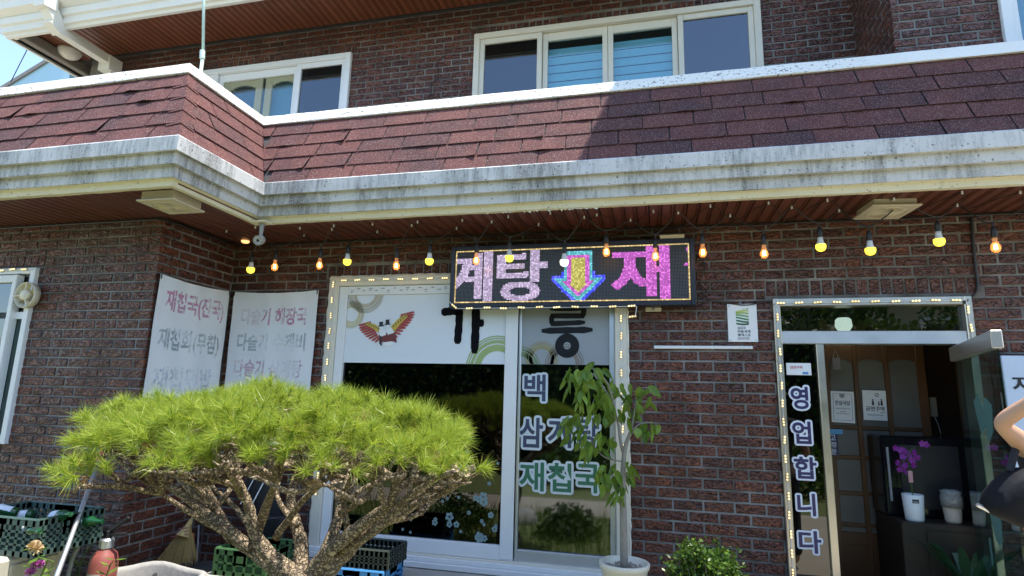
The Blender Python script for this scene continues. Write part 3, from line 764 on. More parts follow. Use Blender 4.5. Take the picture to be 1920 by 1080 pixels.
epoly(1, yf - 0.0010, (733, 613), (746, 599), (762, 589), (765, 594), (752, 607), (740, 622)); epoly(1, yf - 0.0010, (714, 616), (704, 608), (687, 604), (686, 609), (700, 616), (712, 625))
for k in range(6):
    a, b = 738 + k * 4.6, 612 - k * 3.9; epoly(2, yf - 0.0014, (a - 1.6, b), (a, b - 2.2), (a + 1.8, b), (a, b + 2.2)); a, b = 710 - k * 4.2, 616 - k * 1.9; epoly(2, yf - 0.0014, (a - 1.6, b), (a, b - 2), (a + 1.6, b), (a, b + 2))
epoly(5, yf - 0.0018, (711, 628), (728, 624), (742, 624), (745, 643), (737, 640), (728, 646), (719, 641), (712, 646))
epoly(3, yf - 0.0021, (711, 619), (721, 617), (725, 628), (714, 632)); epoly(3, yf - 0.0021, (725, 617), (735, 614), (740, 624), (728, 628)); epoly(3, yf - 0.0021, (721, 642), (736, 640), (739, 646), (729, 650), (719, 648))
epoly(3, yf - 0.0024, (712, 612), (719, 611), (720, 617), (713, 618)); epoly(3, yf - 0.0024, (724, 609), (731, 608), (732, 614), (725, 615))
epoly(4, yf - 0.0027, (710, 611), (721, 610), (721, 612), (710, 613)); epoly(4, yf - 0.0029, (712, 604), (719, 603), (719, 611), (712, 611)); epoly(4, yf - 0.0027, (722, 608), (733, 607), (733, 609), (722, 610)); epoly(4, yf - 0.0029, (724, 600), (731, 599), (731, 608), (724, 608)); epoly(4, yf - 0.0027, (713, 631), (716, 630), (717, 648), (714, 648))
EM.build('winged_emblem', [plain('print_red', (0.42, 0.06, 0.05), 0.5), plain('print_yellow', (0.55, 0.38, 0.05), 0.5), plain('print_dark_green', (0.03, 0.10, 0.05), 0.5), M['white'], M['ink'], plain('print_maroon', (0.16, 0.03, 0.03), 0.5)], MW)
# menu lettering on the right sash
navy = plain('print_navy', (0.045, 0.055, 0.11), 0.5); grn = plain('print_green', (0.035, 0.15, 0.085), 0.5); edge = plain('print_pale_edge', (0.58, 0.64, 0.68), 0.5)
def word(s, px, py, hp, wp, mat, parent, y, eoff=0.085, off=0.022, ymat=None, edge_mat=None, name='window_lettering'):
    c = P(px, py, y); a = P(px, py - hp / 2, y); b = P(px, py + hp / 2, y); l = P(px - wp / 2, py, y); r = P(px + wp / 2, py, y)
    h = a.z - b.z; w = r.x - l.x
    if edge_mat:
        eo = lettering(name, s, (c.x, y, c.z), h, w, edge_mat, parent, off, thick=0.0002); src = eo.data; bm = bmesh.new(); k = 0
        for i in range(12):
            n0 = len(bm.verts); bm.from_mesh(src); bm.verts.ensure_lookup_table(); a_ = i * math.pi / 6
            for v in bm.verts[n0:]: v.co.x += eoff * h * math.cos(a_); v.co.y += eoff * h * math.sin(a_); v.co.z += i * 0.00005
        bm.to_mesh(src); bm.free(); y -= 0.0006
    return lettering(name, s, (c.x, y - 0.0018, c.z), h, w, mat, parent, off, thick=0.0004)
for (s, px, py, h, w, mt) in (('백', 1003, 727, 50, 40, navy), ('삼', 996, 811, 56, 44, navy), ('계', 1049, 811, 56, 44, navy), ('탕', 1102, 811, 56, 42, navy), ('재', 997, 893, 54, 46, grn), ('첩', 1049, 895, 54, 44, grn), ('국', 1102, 897, 54, 46, grn)):
    word(s, px, py, h, w, mt, MW, 0.018, edge_mat=edge)
# frosted blossoms and printed protective tape
def blossom(mb, x, z, r, y):
    for k in range(5):
        a = 2 * math.pi * k / 5 + x * 9; cx = x + math.cos(a) * r * 0.6; cz = z + math.sin(a) * r * 0.6
        mb.poly([(cx + r * 0.42 * math.cos(2 * math.pi * i / 7), y, cz + r * 0.42 * math.sin(2 * math.pi * i / 7)) for i in range(7)])
mb = MB()
for i in range(46):
    x = U(-1.85, -1.05); z = 0.55 + U(0, 1) ** 1.6 * 0.62; blossom(mb, x, z, random.choice((0.012, 0.016, 0.024, 0.034)), 0.0075 - i * 0.00005)
mb.build('frosted_blossoms', plain('frosted_sticker', (0.20, 0.29, 0.30), 0.6), MW)
mb = MB()
for i in range(17):
    x = -2.36 + i * 0.055; z = 2.418 + (0.012 if i % 2 else -0.006)
    mb.box((x, -0.0218, z), (x + U(0.018, 0.032), -0.0206, z + 0.006))
    if i % 3 == 0: mb.box((x, -0.0218, z - 0.014), (x + U(0.015, 0.025), -0.0206, z - 0.010))
mb.build('tape_print', plain('tape_grey_print', (0.22, 0.21, 0.19), 0.6), MW)
# furniture glimpsed inside the dining room
mb = MB(); 
for i in range(26): mb.box((-1.35 + i * 0.022, 1.6, 1.1), (-1.338 + i * 0.022, 1.62, 2.0))
mb.build('slatted_screen', plain('pale_slats', (0.30, 0.30, 0.27), 0.7), BLD)

# upper windows
def upper_window(rect, y, mull, mats, label, cols):
    x0, x1, z0, z1 = rect
    w = MB(); frame_rect(w, x0, x1, z0, z1, 0.062, y - 0.035, y + 0.10); w = w.build('window', M['cream_frame' if cols else 'white_frame'], BLD); w['label'] = label
    e = [x0 + 0.06] + mull + [x1 - 0.06]
    for i in range(len(e) - 1):
        a, b = e[i], e[i + 1]; yy = y + (0.0 if i in (0, len(e) - 2) else 0.03)
        s = MB(); frame_rect(s, a + (0.002 if i else 0), b - 0.002, z0 + 0.06, z1 - 0.062, 0.052, yy - 0.012, yy + 0.03, 0.06 + (0.03 if i not in (0, len(e) - 2) else 0)); s.build('sash', M['cream_frame' if cols else 'white_frame'], w)
        pane(w, a + 0.05, b - 0.05, z0 + 0.1, z1 - 0.115, yy + 0.008, M[mats[i]])
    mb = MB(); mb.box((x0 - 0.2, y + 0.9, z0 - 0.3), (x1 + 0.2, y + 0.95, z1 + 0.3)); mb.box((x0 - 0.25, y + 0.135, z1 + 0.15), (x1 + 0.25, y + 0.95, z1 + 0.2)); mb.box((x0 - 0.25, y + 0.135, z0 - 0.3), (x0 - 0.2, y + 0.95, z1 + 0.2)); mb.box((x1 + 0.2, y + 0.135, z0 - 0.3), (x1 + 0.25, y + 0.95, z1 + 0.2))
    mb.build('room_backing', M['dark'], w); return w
w2 = upper_window(W2, UP, [-0.965, -0.295, 0.385], ['glass_screen', 'glass_sky', 'glass_sky', 'glass_screen'], 'wide cream framed upper window of four sashes reflecting the sky', True)
# roller blinds behind the middle panes: alternating sheer and solid bands
mb = MB()
for i in range(8):
    z = 4.42 + i * 0.095
    mb.box((-0.93, UP + 0.09, z), (0.35, UP + 0.095, z + 0.082))
mb.build('zebra_blind', plain('pale_blue_blind', (0.26, 0.50, 0.58), 0.7), w2)
MB().box((0.44, UP + 0.11, 4.3), (1.10, UP + 0.115, 5.25)).build('curtain_or_reflection', plain('grey_reflection_sheet', (0.34, 0.36, 0.38), 0.8), w2)  # added sheet: its pale grey stands in for sky reflected in this pane
w1 = upper_window(W1, UP, [-4.915, -3.84], ['glass_screen', 'glass_clear', 'glass_screen'], 'white framed upper window with wooden inner sashes beside the parapet corner', False)
mb = MB()      # arched wooden inner sashes and a curtain
for (a, b) in ((-4.86, -4.33), (-4.29, -3.80)):
    mb.bbox((a, UP + 0.05, 4.4), (a + 0.09, UP + 0.08, 5.24), 0.004); mb.bbox((b - 0.09, UP + 0.05, 4.4), (b, UP + 0.08, 5.24), 0.004)
    n = 8; top = 5.24
    for i in range(n):
        x0 = a + 0.09 + (b - a - 0.18) * i / n; x1 = a + 0.09 + (b - a - 0.18) * (i + 1) / n; t = abs((i + 0.5) / n - 0.5) * 2
        mb.box((x0, UP + 0.055, 5.145 - 0.05 * t * t), (x1, UP + 0.075, top))
mb.build('inner_sash', plain('varnished_inner_sash', (0.66, 0.54, 0.34), 0.4), w1)
MB().box((-4.8, UP + 0.064, 4.4), (-3.84, UP + 0.068, 5.2)).build('pane', M['glass_sky'], w1)
MB().box((-4.86, UP + 0.13, 4.3), (-4.33, UP + 0.135, 5.3)).build('curtain_or_reflection', plain('slate_reflection_sheet', (0.12, 0.19, 0.27), 0.8), w1); MB().box((-4.32, UP + 0.13, 4.3), (-3.80, UP + 0.135, 5.3)).build('curtain_or_reflection', plain('teal_curtain', (0.22, 0.42, 0.50), 0.8), w1)  # left sheet has the blue-grey reflection painted in; the teal one is a curtain
# window at the right edge, upper bay
mb = MB(); frame_rect(mb, 2.62, 3.82, 3.6, 5.3, 0.07, RV - 0.03, RV + 0.06); wr = mb.build('window', M['white_frame'], BLD); wr['label'] = 'white framed window at the top right edge'
mb = MB(); frame_rect(mb, 2.69, 3.75, 3.67, 5.23, 0.045, RV - 0.01, RV + 0.04); mb.build('sash', M['white_frame'], wr)
pane(wr, 2.73, 3.7, 3.7, 5.2, RV + 0.01, M['glass_sky']); MB().box((2.4, RV + 0.7, 3.2), (4.0, RV + 0.72, 5.8)).build('room_backing', M['dark'], wr); MB().box((2.7, RV + 0.1, 3.6), (3.8, RV + 0.105, 5.3)).build('curtain_or_reflection', plain('blue_grey_reflection_sheet', (0.16, 0.26, 0.33), 0.8), wr)  # blue-grey sheet added behind the glass in place of its sky reflection

# window of the left bay
lw = MB(); frame_rect(lw, LW[0], LW[1], LW[2], LW[3], 0.05, -0.84, -0.72, 0.05, 0.06); lw = lw.build('window', M['white_frame'], BLD); lw['label'] = 'white framed window with a small fan at the left edge'
xs = P(36, 515, -0.84).x; zr = P(50, 591, -0.83).z
mb = MB(); mb.bbox((xs - 0.03, -0.862, 1.18), (xs + 0.012, -0.80, 2.44), 0.004); mb.bbox((LW[0] + 0.05, -0.855, 2.38), (xs, -0.80, 2.44), 0.004); mb.build('sash', M['white_frame'], lw)
mb = MB(); mb.bbox((LW[0] + 0.1, -0.825, zr - 0.028), (LW[1] - 0.051, -0.79, zr + 0.028), 0.003); mb.build('rail', M['white_frame'], lw)
pane(lw, xs + 0.014, LW[1] - 0.052, 1.2, zr - 0.028, -0.80, glass('green_glass', (0.22, 0.34, 0.30), 0.10, gl=(0.7, 0.95, 0.9)))
pane(lw, LW[0] + 0.05, xs - 0.02, 1.2, 2.40, -0.825, M['glass_screen']); pane(lw, xs + 0.014, LW[1] - 0.052, zr + 0.028, 2.44, -0.795, M['glass_dark'])
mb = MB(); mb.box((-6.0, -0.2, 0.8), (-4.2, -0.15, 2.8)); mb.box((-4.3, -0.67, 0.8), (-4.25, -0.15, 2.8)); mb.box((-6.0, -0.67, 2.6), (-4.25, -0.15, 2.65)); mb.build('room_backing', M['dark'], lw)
# fan in the upper right pane
FAN = thing('ventilating_fan', 'beige round ventilating fan in the left window', 'fan', (0, 0, 0))
fc = P(47, 553, -0.87); q = Matrix.Translation(fc) @ Matrix.Rotation(rad(90), 4, 'X')
mb = MB(); mb.lathe([(0.085, -0.05), (0.10, -0.045), (0.105, 0.0), (0.10, 0.012), (0.095, 0.0), (0.088, -0.04)], n=28, M=q); mb.build('housing', M['ivory'], FAN, True)
mb = MB()
for k in range(4):
    a = k * math.pi / 2 + 0.3
    pts = [Vector((r * math.cos(a + t), r * math.sin(a + t), -0.02 + t * 0.03)) for r, t in ((0.035, -0.35), (0.09, -0.5), (0.093, 0.45), (0.035, 0.3))]
    mb.poly([q @ p for p in pts])
mb.build('blades', plain('yellowed_blades', (0.55, 0.44, 0.20), 0.5), FAN)
mb = MB(); mb.lathe([(0.001, 0.02), (0.03, 0.02), (0.042, 0.012), (0.045, -0.02)], n=20, M=q); mb.build('motor_cover', M['ivory'], FAN, True)
mb = MB()
for a in (80, 185, 300): mb.tube([q @ Vector((0.04 * math.cos(rad(a)), 0.04 * math.sin(rad(a)), 0.01)), q @ Vector((0.1 * math.cos(rad(a)), 0.1 * math.sin(rad(a)), 0.012))], 0.006, 6)
mb.build('guard', M['ivory'], FAN)
# ------------------------------------------------------------------ LED sign
SG = thing('led_sign', 'long black LED sign showing lilac and magenta letters and an arrow', 'sign')
sx0, sx1, sz0, sz1, sy = -1.441, 0.390, 2.242, 2.731, -0.15
mb = MB(); frame_rect(mb, sx0, sx1, sz0, sz1, 0.035, sy, sy + 0.11); mb.build('casing', plain('sign_casing', (0.012, 0.012, 0.02), 0.35), SG)
MB().box((sx0 + 0.03, sy + 0.012, sz0 + 0.03), (sx1 - 0.03, sy + 0.10, sz1 - 0.03)).build('panel', M['black'], SG)
mb = MB()
for x in (-1.2, -0.3, 0.25): mb.box((x, sy + 0.11, sz0 + 0.1), (x + 0.05, -0.002, sz1 - 0.08))
mb.build('bracket', M['grey_plastic'], SG)
NX, NZ_ = 168, 40
cw = (sx1 - sx0 - 0.075) / NX; ch = (sz1 - sz0 - 0.075) / NZ_
def raster(me, w, h):
    """cells of a w x h grid covered by a text mesh"""
    xs = [v.co.x for v in me.vertices]; ys = [v.co.y for v in me.vertices]; x0, x1, y0, y1 = min(xs), max(xs), min(ys), max(ys)
    me.calc_loop_triangles(); out = set()
    for t in me.loop_triangles:
        a, b, c = [Vector(((me.vertices[i].co.x - x0) / (x1 - x0) * w, (me.vertices[i].co.y - y0) / (y1 - y0) * h)) for i in t.vertices]
        den = (b.y - c.y) * (a.x - c.x) + (c.x - b.x) * (a.y - c.y)
        if abs(den) < 1e-9: continue
        for i in range(int(min(a.x, b.x, c.x)), int(max(a.x, b.x, c.x)) + 1):
            for j in range(int(min(a.y, b.y, c.y)), int(max(a.y, b.y, c.y)) + 1):
                px, py = i + 0.5, j + 0.5
                l1 = ((b.y - c.y) * (px - c.x) + (c.x - b.x) * (py - c.y)) / den; l2 = ((c.y - a.y) * (px - c.x) + (a.x - c.x) * (py - c.y)) / den
                if l1 >= -0.02 and l2 >= -0.02 and l1 + l2 <= 1.02: out.add((i, j))
    return out
cells = {}
def glyph(s, cx, cz, w, h, colr):
    for (i, j) in [(a + e, b) for (a, b) in raster(text_mesh(s, 1.0, 0.014), w - 2, h) for e in (0, 1, 2)]:
        q = (cx + i, cz + j)
        if 1 <= q[0] < NX - 1 and 1 <= q[1] < NZ_ - 1: cells[q] = colr
glyph('계', -7, 1, 36, 38, 'lilac'); glyph('탕', 32, 1, 38, 38, 'lilac'); glyph('재', 115, 1, 40, 38, 'magenta')
for (i, j) in ((NX - 3, 24), (NX - 3, 25), (NX - 4, 24), (NX - 2, 24), (NX - 2, 25), (NX - 2, 34), (NX - 2, 35), (NX - 2, 36)): cells[(i, j)] = 'magenta'
ax = 92        # down arrow, nested outlines
def inarrow(i, j, g):
    a = abs(i + 0.5 - ax)
    shaft = a < 10.5 + g and 8 - g <= j <= 36 + g
    head = a < (j - 2 + 1.4 * g) * 1.0 + 3 and a < 17 + g * 1.3 and 1 <= j < 17 + g * 0.8
    return shaft or head
for i in range(66, 116):
    for j in range(1, 39):
        if inarrow(i, j, -5.0): c_ = 'olive'
        elif inarrow(i, j, -2.8): c_ = 'magenta'
        elif inarrow(i, j, 0): c_ = 'cyan'
        elif inarrow(i, j, 1.8) and j < 22: c_ = 'blue'
        else: continue
        cells[(i, j)] = c_
for i in range(NX): cells[(i, 0)] = 'gold'; cells[(i, NZ_ - 1)] = 'gold'
for j in range(NZ_): cells[(0, j)] = 'gold'; cells[(NX - 1, j)] = 'gold'
LEDC = {'lilac': ((0.66, 0.52, 0.76), 0.86), 'magenta': ((0.64, 0.12, 0.62), 1.05), 'cyan': ((0.12, 0.55, 0.62), 1.0), 'blue': ((0.05, 0.06, 0.85), 1.4), 'olive': ((0.60, 0.55, 0.10), 1.0), 'gold': ((0.85, 0.62, 0.25), 0.9)}
for nm, (c_, s_) in LEDC.items():
    mb = MB(); mats = [emit('led_' + nm, c_, s_ * 0.36, (0, 0, 0)), emit('led_dim_' + nm, c_, s_ * 0.26, (0, 0, 0)), emit('led_bright_' + nm, tuple(min(1, x * 1.1 + 0.06) for x in c_), s_ * 0.48, (0, 0, 0))]
    for (i, j), k in cells.items():
        if k != nm: continue
        mb.cur = random.choice((0, 0, 1, 2)); x = sx0 + 0.0375 + i * cw; z = sz0 + 0.0375 + j * ch
        mb.poly([(x + cw * 0.06, sy + 0.010, z + ch * 0.06), (x + cw * 0.94, sy + 0.010, z + ch * 0.06), (x + cw * 0.94, sy + 0.010, z + ch * 0.94), (x + cw * 0.06, sy + 0.010, z + ch * 0.94)])
    tag(mb.build('lit_diodes', mats, SG), 'lit ' + nm + ' diodes', kind='stuff')
mb = MB()
for i in range(NX):
    for j in range(NZ_):
        if (i, j) in cells: continue
        x = sx0 + 0.0375 + (i + 0.5) * cw; z = sz0 + 0.0375 + (j + 0.5) * ch; r = 0.0013
        mb.poly([(x - r, sy + 0.0112, z - r), (x + r, sy + 0.0112, z - r), (x + r, sy + 0.0112, z + r), (x - r, sy + 0.0112, z + r)])
tag(mb.build('unlit_diodes', plain('unlit_diode', (0.35, 0.36, 0.40), 0.4), SG), kind='stuff')
q = P(1260, 443, sy + 0.02); MB().bbox((q.x - 0.085, sy + 0.01, sz1 + 0.001), (q.x + 0.085, sy + 0.03, sz1 + 0.03), 0.002).build('maker_plate', M['ivory'], SG)

# ------------------------------------------------------------------ LED module strips round window, sign and door
lens = emit('led_lens_glow', (1.0, 0.80, 0.40), 0.5)
mb = MB(); mb.bbox((-0.029, -0.008, -0.007), (0.029, 0.0, 0.007), 0.002); mb.cur = 1
for k in (-1, 0, 1):
    bm = ico(0.0072, 1); mb.add_bm(bm, Matrix.Translation((k * 0.0185, -0.011, 0))); bm.free()
MOD = mb.mesh('led_module', [M['beige'], lens]); MOD2 = mb.mesh('led_module', [M['beige'], emit('led_lens_dim', (1.0, 0.74, 0.34), 0.38)])
def strip(name, label, pts, step, wire_r=0.0025, group=None):
    """modules every step metres along a polyline that lies on a plane facing -y"""
    t = thing(name, label, 'light strip', pts[0], 0, group); o = Vector(pts[0]); mb = MB()
    acc = step * 0.4
    for a, b in zip(pts[:-1], pts[1:]):
        a = Vector(a); b = Vector(b); L_ = (b - a).length; ang = math.atan2(b.z - a.z, b.x - a.x)
        mb.tube([a - o + Vector((0, -0.002, 0)), a.lerp(b, 0.5) - o + Vector((0, -0.004, -0.002)), b - o + Vector((0, -0.002, 0))], wire_r, 5)
        while acc < L_:
            p = a.lerp(b, acc / L_) - o; inst('led_module', MOD2 if R() < 0.3 else MOD, t, p + Vector((U(-.004, .004), 0, U(-.004, .004))), (0, -ang + U(-.09, .09), 0)); acc += step
        acc -= L_
    mb.build('wire', M['white_frame'], t); return t
yw = -0.0375
strip('led_strip', 'warm LED module strip along the left and top of the shop window frame', [(-2.512, yw, 0.75), (-2.512, yw, 2.50), (-1.45, yw, 2.50)], 0.128)
strip('led_strip', 'warm LED module strip down the right side of the shop window', [(-0.135, yw, 2.22), (-0.135, yw, 0.6)], 0.132)
strip('led_strip', 'warm LED module strip under the black LED sign', [(-1.435, sy - 0.002, 2.29), (-1.38, sy - 0.003, 2.235), (-0.09, sy - 0.003, 2.236), (-0.02, sy - 0.001, 2.236), (-0.03, sy - 0.001, 2.17), (-0.11, -0.04, 2.165)], 0.135)
strip('led_strip', 'warm LED module strip around the steel entrance frame', [(0.928, -0.043, 0.35), (0.928, -0.043, 2.262), (2.07, -0.043, 2.270), (2.082, -0.043, 1.96)], 0.118)
strip('led_strip', 'warm LED module strip above the left bay window', [(-5.3, -0.846, 2.482), (-4.70, -0.846, 2.482)], 0.115)

# ------------------------------------------------------------------ festoon lights
FS = thing('festoon_lights', 'string of yellow and amber bulbs on a black cord under the soffit', 'string lights')
bulbs = [(470, 505, 1), (515, 500, 0), (599, 497, 0), (651, 490, 1), (743, 498, 0), (805, 489, 1), (893, 488, 0), (955, 483, 1), (1058, 491, 2), (1137, 472, 0), (1229, 480, 0), (1318, 473, 0), (1433, 475, 0), (1539, 462, 1), (1632, 469, 1), (1761, 452, 1), (1867, 463, 0)]
FY = -0.30
yel = emit('yellow_bulb_glow', (1.0, 0.78, 0.06), 0.72); whi = emit('white_bulb_glow', (1.0, 0.93, 0.80), 0.8); fil = emit('filament_glow', (1.0, 0.62, 0.20), 9.0)
amber, t, b = new_mat('amber_bulb_glass'); b.inputs['Base Color'].default_value = (0.80, 0.48, 0.26, 1); b.inputs['Roughness'].default_value = 0.05; b.inputs['Emission Color'].default_value = (1.0, 0.50, 0.20, 1); b.inputs['Emission Strength'].default_value = 0.10
tr = nd(t, 'ShaderNodeBsdfTransparent'); tr.inputs[0].default_value = (1.0, 0.80, 0.58, 1); mx = nd(t, 'ShaderNodeMixShader'); mx.inputs[0].default_value = 0.35
t.links.new(tr.outputs[0], mx.inputs[1]); t.links.new(b.outputs[0], mx.inputs[2]); t.links.new(mx.outputs[0], t.nodes['Material Output'].inputs[0])
mb = MB(); mb.lathe([(0.008, 0.13), (0.013, 0.125), (0.0165, 0.10), (0.0175, 0.062), (0.014, 0.058)], n=14); SOC = mb.mesh('socket', M['black'], True)
mb = MB(); mb.lathe([(0.016, 0.062), (0.0175, 0.04), (0.022, 0.022), (0.0305, 0.012)], n=18); mb.cur = 1; mb.lathe([(0.0305, 0.012), (0.032, 0.0), (0.030, -0.014), (0.023, -0.026), (0.012, -0.032), (0.001, -0.034)], n=18)
LB = mb.mesh('bulb', [M['white_frame'], yel], True); mb2 = mb.mesh('bulb', [M['white_frame'], whi], True); LBW = mb2
mb = MB(); mb.lathe([(0.013, 0.06), (0.014, 0.044), (0.012, 0.040), (0.016, 0.026), (0.024, 0.008), (0.0265, -0.008), (0.022, -0.024), (0.012, -0.034), (0.001, -0.036)], n=18); AB = mb.mesh('bulb', amber, True)
mb = MB()
for a in range(4):
    x = 0.006 * math.cos(a * 1.57); y = 0.006 * math.sin(a * 1.57); mb.tube([(x, y, 0.018), (x * 1.6, y * 1.6, -0.016)], 0.0028, 5)
FIL = mb.mesh('filament', fil)
cord = []; clip = MB().bbox((-0.005, -0.005, -0.02), (0.005, 0.005, 0.0), 0.001).mesh('clip', M['white_frame'])
prev = None
for i, (px, py, kind) in enumerate(bulbs):
    p = P(px, py, FY); p.z += 0.0
    inst('socket', SOC, FS, p); 
    if kind == 0: bo = inst('bulb', AB, FS, p); inst('filament', FIL, bo)
    else: inst('bulb', LB if kind == 1 else LBW, FS, p)
    top = p + Vector((0, 0, 0.128))
    if prev is not None:
        n = 2 if (top - prev).length > 0.33 else 1
        c1 = prev.lerp(top, 0.5); c1.z = 2.852; c1.y += 0.06 * (-1) ** i
        a_ = prev + Vector((0, 0, 0.03)); b_ = top + Vector((0, 0, 0.03))
        cord += [a_, a_.lerp(c1, 0.5) + Vector((0, 0, -0.012)), c1, c1.lerp(b_, 0.5) + Vector((0, 0, -0.012))]
        inst('clip', clip, FS, (c1.x, c1.y, 2.8615))
    else: cord += [Vector((-3.50, -0.2, 2.84)), Vector((-3.3, -0.25, 2.80))]
    prev = top
cord.append(prev + Vector((0, 0, 0.03))); cord += [prev + Vector((0.35, 0, 0.16)), prev + Vector((0.7, 0, 0.05))]
mb = MB(); mb.tube(cord, 0.0042, 6, smooth_path=4)
for (px, py, k) in bulbs:
    p = P(px, py, FY); mb.tube([p + Vector((0, 0, 0.125)), p + Vector((0.002, 0, 0.162))], 0.006, 6)
mb.build('cord', M['black'], FS)
# a second, thinner fairy-light wire zigzagging across the boards
FW = thing('fairy_light_wire', 'thin dark fairy light wire stapled in zigzags to the soffit', 'wire')
zz = []; x = -3.45; k = 0
while x < 2.9: zz += [(x, -0.06 - 0.10 * R(), 2.848), (x + 0.16, -0.46 + U(-.06, .06), 2.852)]; x += 0.36 + U(-.05, .05)
mb = MB(); mb.tube(zz, 0.0026, 5, smooth_path=3); mb.tube([(-3.4, -0.035, 2.838)] + [(-3.4 + i * 0.3, -0.036, 2.838 + U(-.006, .006)) for i in range(1, 22)], 0.0045, 6); mb.tube([(-5.4, -0.845, 2.838), (-4.4, -0.845, 2.842), (-3.56, -0.85, 2.838), (-3.51, -0.70, 2.842), (-3.51, -0.1, 2.838)], 0.006, 6); mb.build('wire', M['black'], FW)
for q in zz[1::2]: inst('clip', clip, FW, (q[0], q[1], 2.8615))

# ------------------------------------------------------------------ banners
bcloth = mat_banner()
def banner(name, label, c0, du, w, h, rows):
    """cloth hung from its top corners; du unit vector along the cloth, rows: (text, v, height, u0, u1, material)"""
    t = thing(name, label, 'banner', c0); nrm = Vector((-du.y, du.x, 0)) * -1; nx, nz = 36, 30; mb = MB()
    ph = [U(0, 6) for _ in range(6)]
    def wave(u, v):
        s = 0.006 * math.sin(u * 9 + ph[0] + v * 1.5) + 0.004 * math.sin(u * 23 + ph[1] - v * 3) + 0.003 * math.sin(v * 11 + ph[2] + u * 4)
        s += 0.010 * math.exp(-v * 7) * math.sin(u * 31 + ph[3]); return 0.020 + s * min(1, 0.35 + v)
    def pt(u, v, o=0.0):
        sag = 0.018 * math.sin(math.pi * u / w) * math.exp(-v * 3); return du * u + nrm * (wave(u, v) + o) + Vector((0, 0, -v - sag))
    for j in range(nz + 1):
        for i in range(nx + 1): mb.vert(pt(w * i / nx, h * j / nz))
    for j in range(nz):
        for i in range(nx): a = j * (nx + 1) + i; mb.face(a, a + nx + 1, a + nx + 2, a + 1)
    cl = mb.build('cloth', bcloth, t, True)
    for (s, v, hh, u0, u1, mt) in rows:
        me = text_mesh(s, 1.0, 0.030); xs = [q.co.x for q in me.vertices]; ys = [q.co.y for q in me.vertices]
        bm = bmesh.new(); bm.from_mesh(me)
        bmesh.ops.delete(bm, geom=[f for f in bm.faces if f.normal.z < 0.5], context='FACES')
        for q in bm.verts:
            u = u0 + (q.co.x - min(xs)) / (max(xs) - min(xs)) * (u1 - u0); vv = v + hh / 2 - (q.co.y - min(ys)) / (max(ys) - min(ys)) * hh
            q.co = pt(u, vv, 0.0022)
        mb2 = MB(); mb2.add_bm(bm); bm.free(); mb2.build('faded_lettering', mt, cl)
    for u in (0.008, w - 0.008): MB().lathe([(0.004, -0.03), (0.004, 0.0), (0.008, 0.004), (0.001, 0.008)], n=8, M=Matrix.Translation(du * u + nrm * 0.028 + Vector((0, 0, -0.008))) @ Matrix.Rotation(0, 4, 'X')).build('nail', M['black'], t)
    return t
pk = faded('faded_pink_print', (0.56, 0.22, 0.37), 0.50); pk2 = faded('pale_pink_print', (0.60, 0.40, 0.50), 0.43); gy = faded('faded_grey_print', (0.30, 0.35, 0.36), 0.48); gy2 = faded('pale_grey_print', (0.42, 0.48, 0.49), 0.45); bl = faded('faded_blue_print', (0.44, 0.50, 0.62), 0.42)
banner('cloth_banner', 'white cloth banner with peeling pink and grey lettering on the return wall', Vector((-3.545, -0.795, 2.428)), Vector((0, 1, 0)), 0.752, 1.30,
    [('재첩국(진국)', 0.19, 0.20, 0.08, 0.70, pk), ('재첩회(무침)', 0.49, 0.20, 0.06, 0.69, gy), ('재첩덮밥', 0.78, 0.19, 0.06, 0.66, bl)])
banner('cloth_banner', 'white cloth banner with four faded lines of snail soup dishes on the recessed wall', Vector((-3.493, -0.005, 2.428)), Vector((1, 0, 0)), 0.832, 1.30,
    [('다슬기 해장국', 0.215, 0.155, 0.10, 0.745, pk), ('다슬기 수제비', 0.44, 0.155, 0.09, 0.745, gy2), ('다슬기 삼계탕', 0.665, 0.155, 0.085, 0.74, pk2), ('다슬기 백숙', 0.89, 0.155, 0.085, 0.74, bl)])

# ------------------------------------------------------------------ small fixtures on the facade
def soffit_box(label, cs, z0):
    """square vent: narrow neck above a wide patterned plate; cs plate centre"""
    t = thing('soffit_vent', label, 'vent', (cs[0], cs[1], 2.861), cs[2], 'soffit vents'); s = 0.145
    mb = MB(); mb.prism([(-s * 0.86, -s * 0.86, 0), (s * 0.86, -s * 0.86, 0), (s * 0.86, s * 0.86, 0), (-s * 0.86, s * 0.86, 0)], (0, 0, -z0 + 0.012), (0, 0, 0)); mb.build('neck', M['beige'], t)
    mb = MB(); mb.bbox((-s, -s, -z0), (s, s, -z0 + 0.013), 0.003); pl = mb.build('plate', M['beige'], t)
    mb = MB()
    for k in range(28):
        a = 2 * math.pi * k / 28; ca, sa = math.cos(a), math.sin(a)
        mb.tube([(0.03 * ca, 0.03 * sa, -z0 - 0.001), (0.105 * ca, 0.105 * sa, -z0 - 0.001)], 0.0028, 4)
    ring_pts = [(0.112 * math.cos(2 * math.pi * k / 32), 0.112 * math.sin(2 * math.pi * k / 32), -z0 - 0.001) for k in range(33)]
    mb.tube(ring_pts, 0.004, 5); mb.build('grille', M['beige'], pl); return t
soffit_box('square beige soffit vent above the left brick bay', (-3.085, -1.215, 0.02), 0.072)
soffit_box('square beige soffit vent above the entrance', (1.570, -0.285, 0.10), 0.052)
CC = thing('security_camera', 'small grey dome security camera under the cornice corner', 'camera', (-2.79, -0.66, 2.84))
mb = MB(); mb.bbox((-0.06, -0.05, -0.012), (0.06, 0.05, 0.002), 0.004); mb.build('mounting_pad', M['cornice_low'], CC)
mb = MB(); mb.lathe([(0.026, -0.01), (0.018, -0.03), (0.013, -0.11), (0.008, -0.125)], n=14); mb.build('stem', M['grey_plastic'], CC, True)
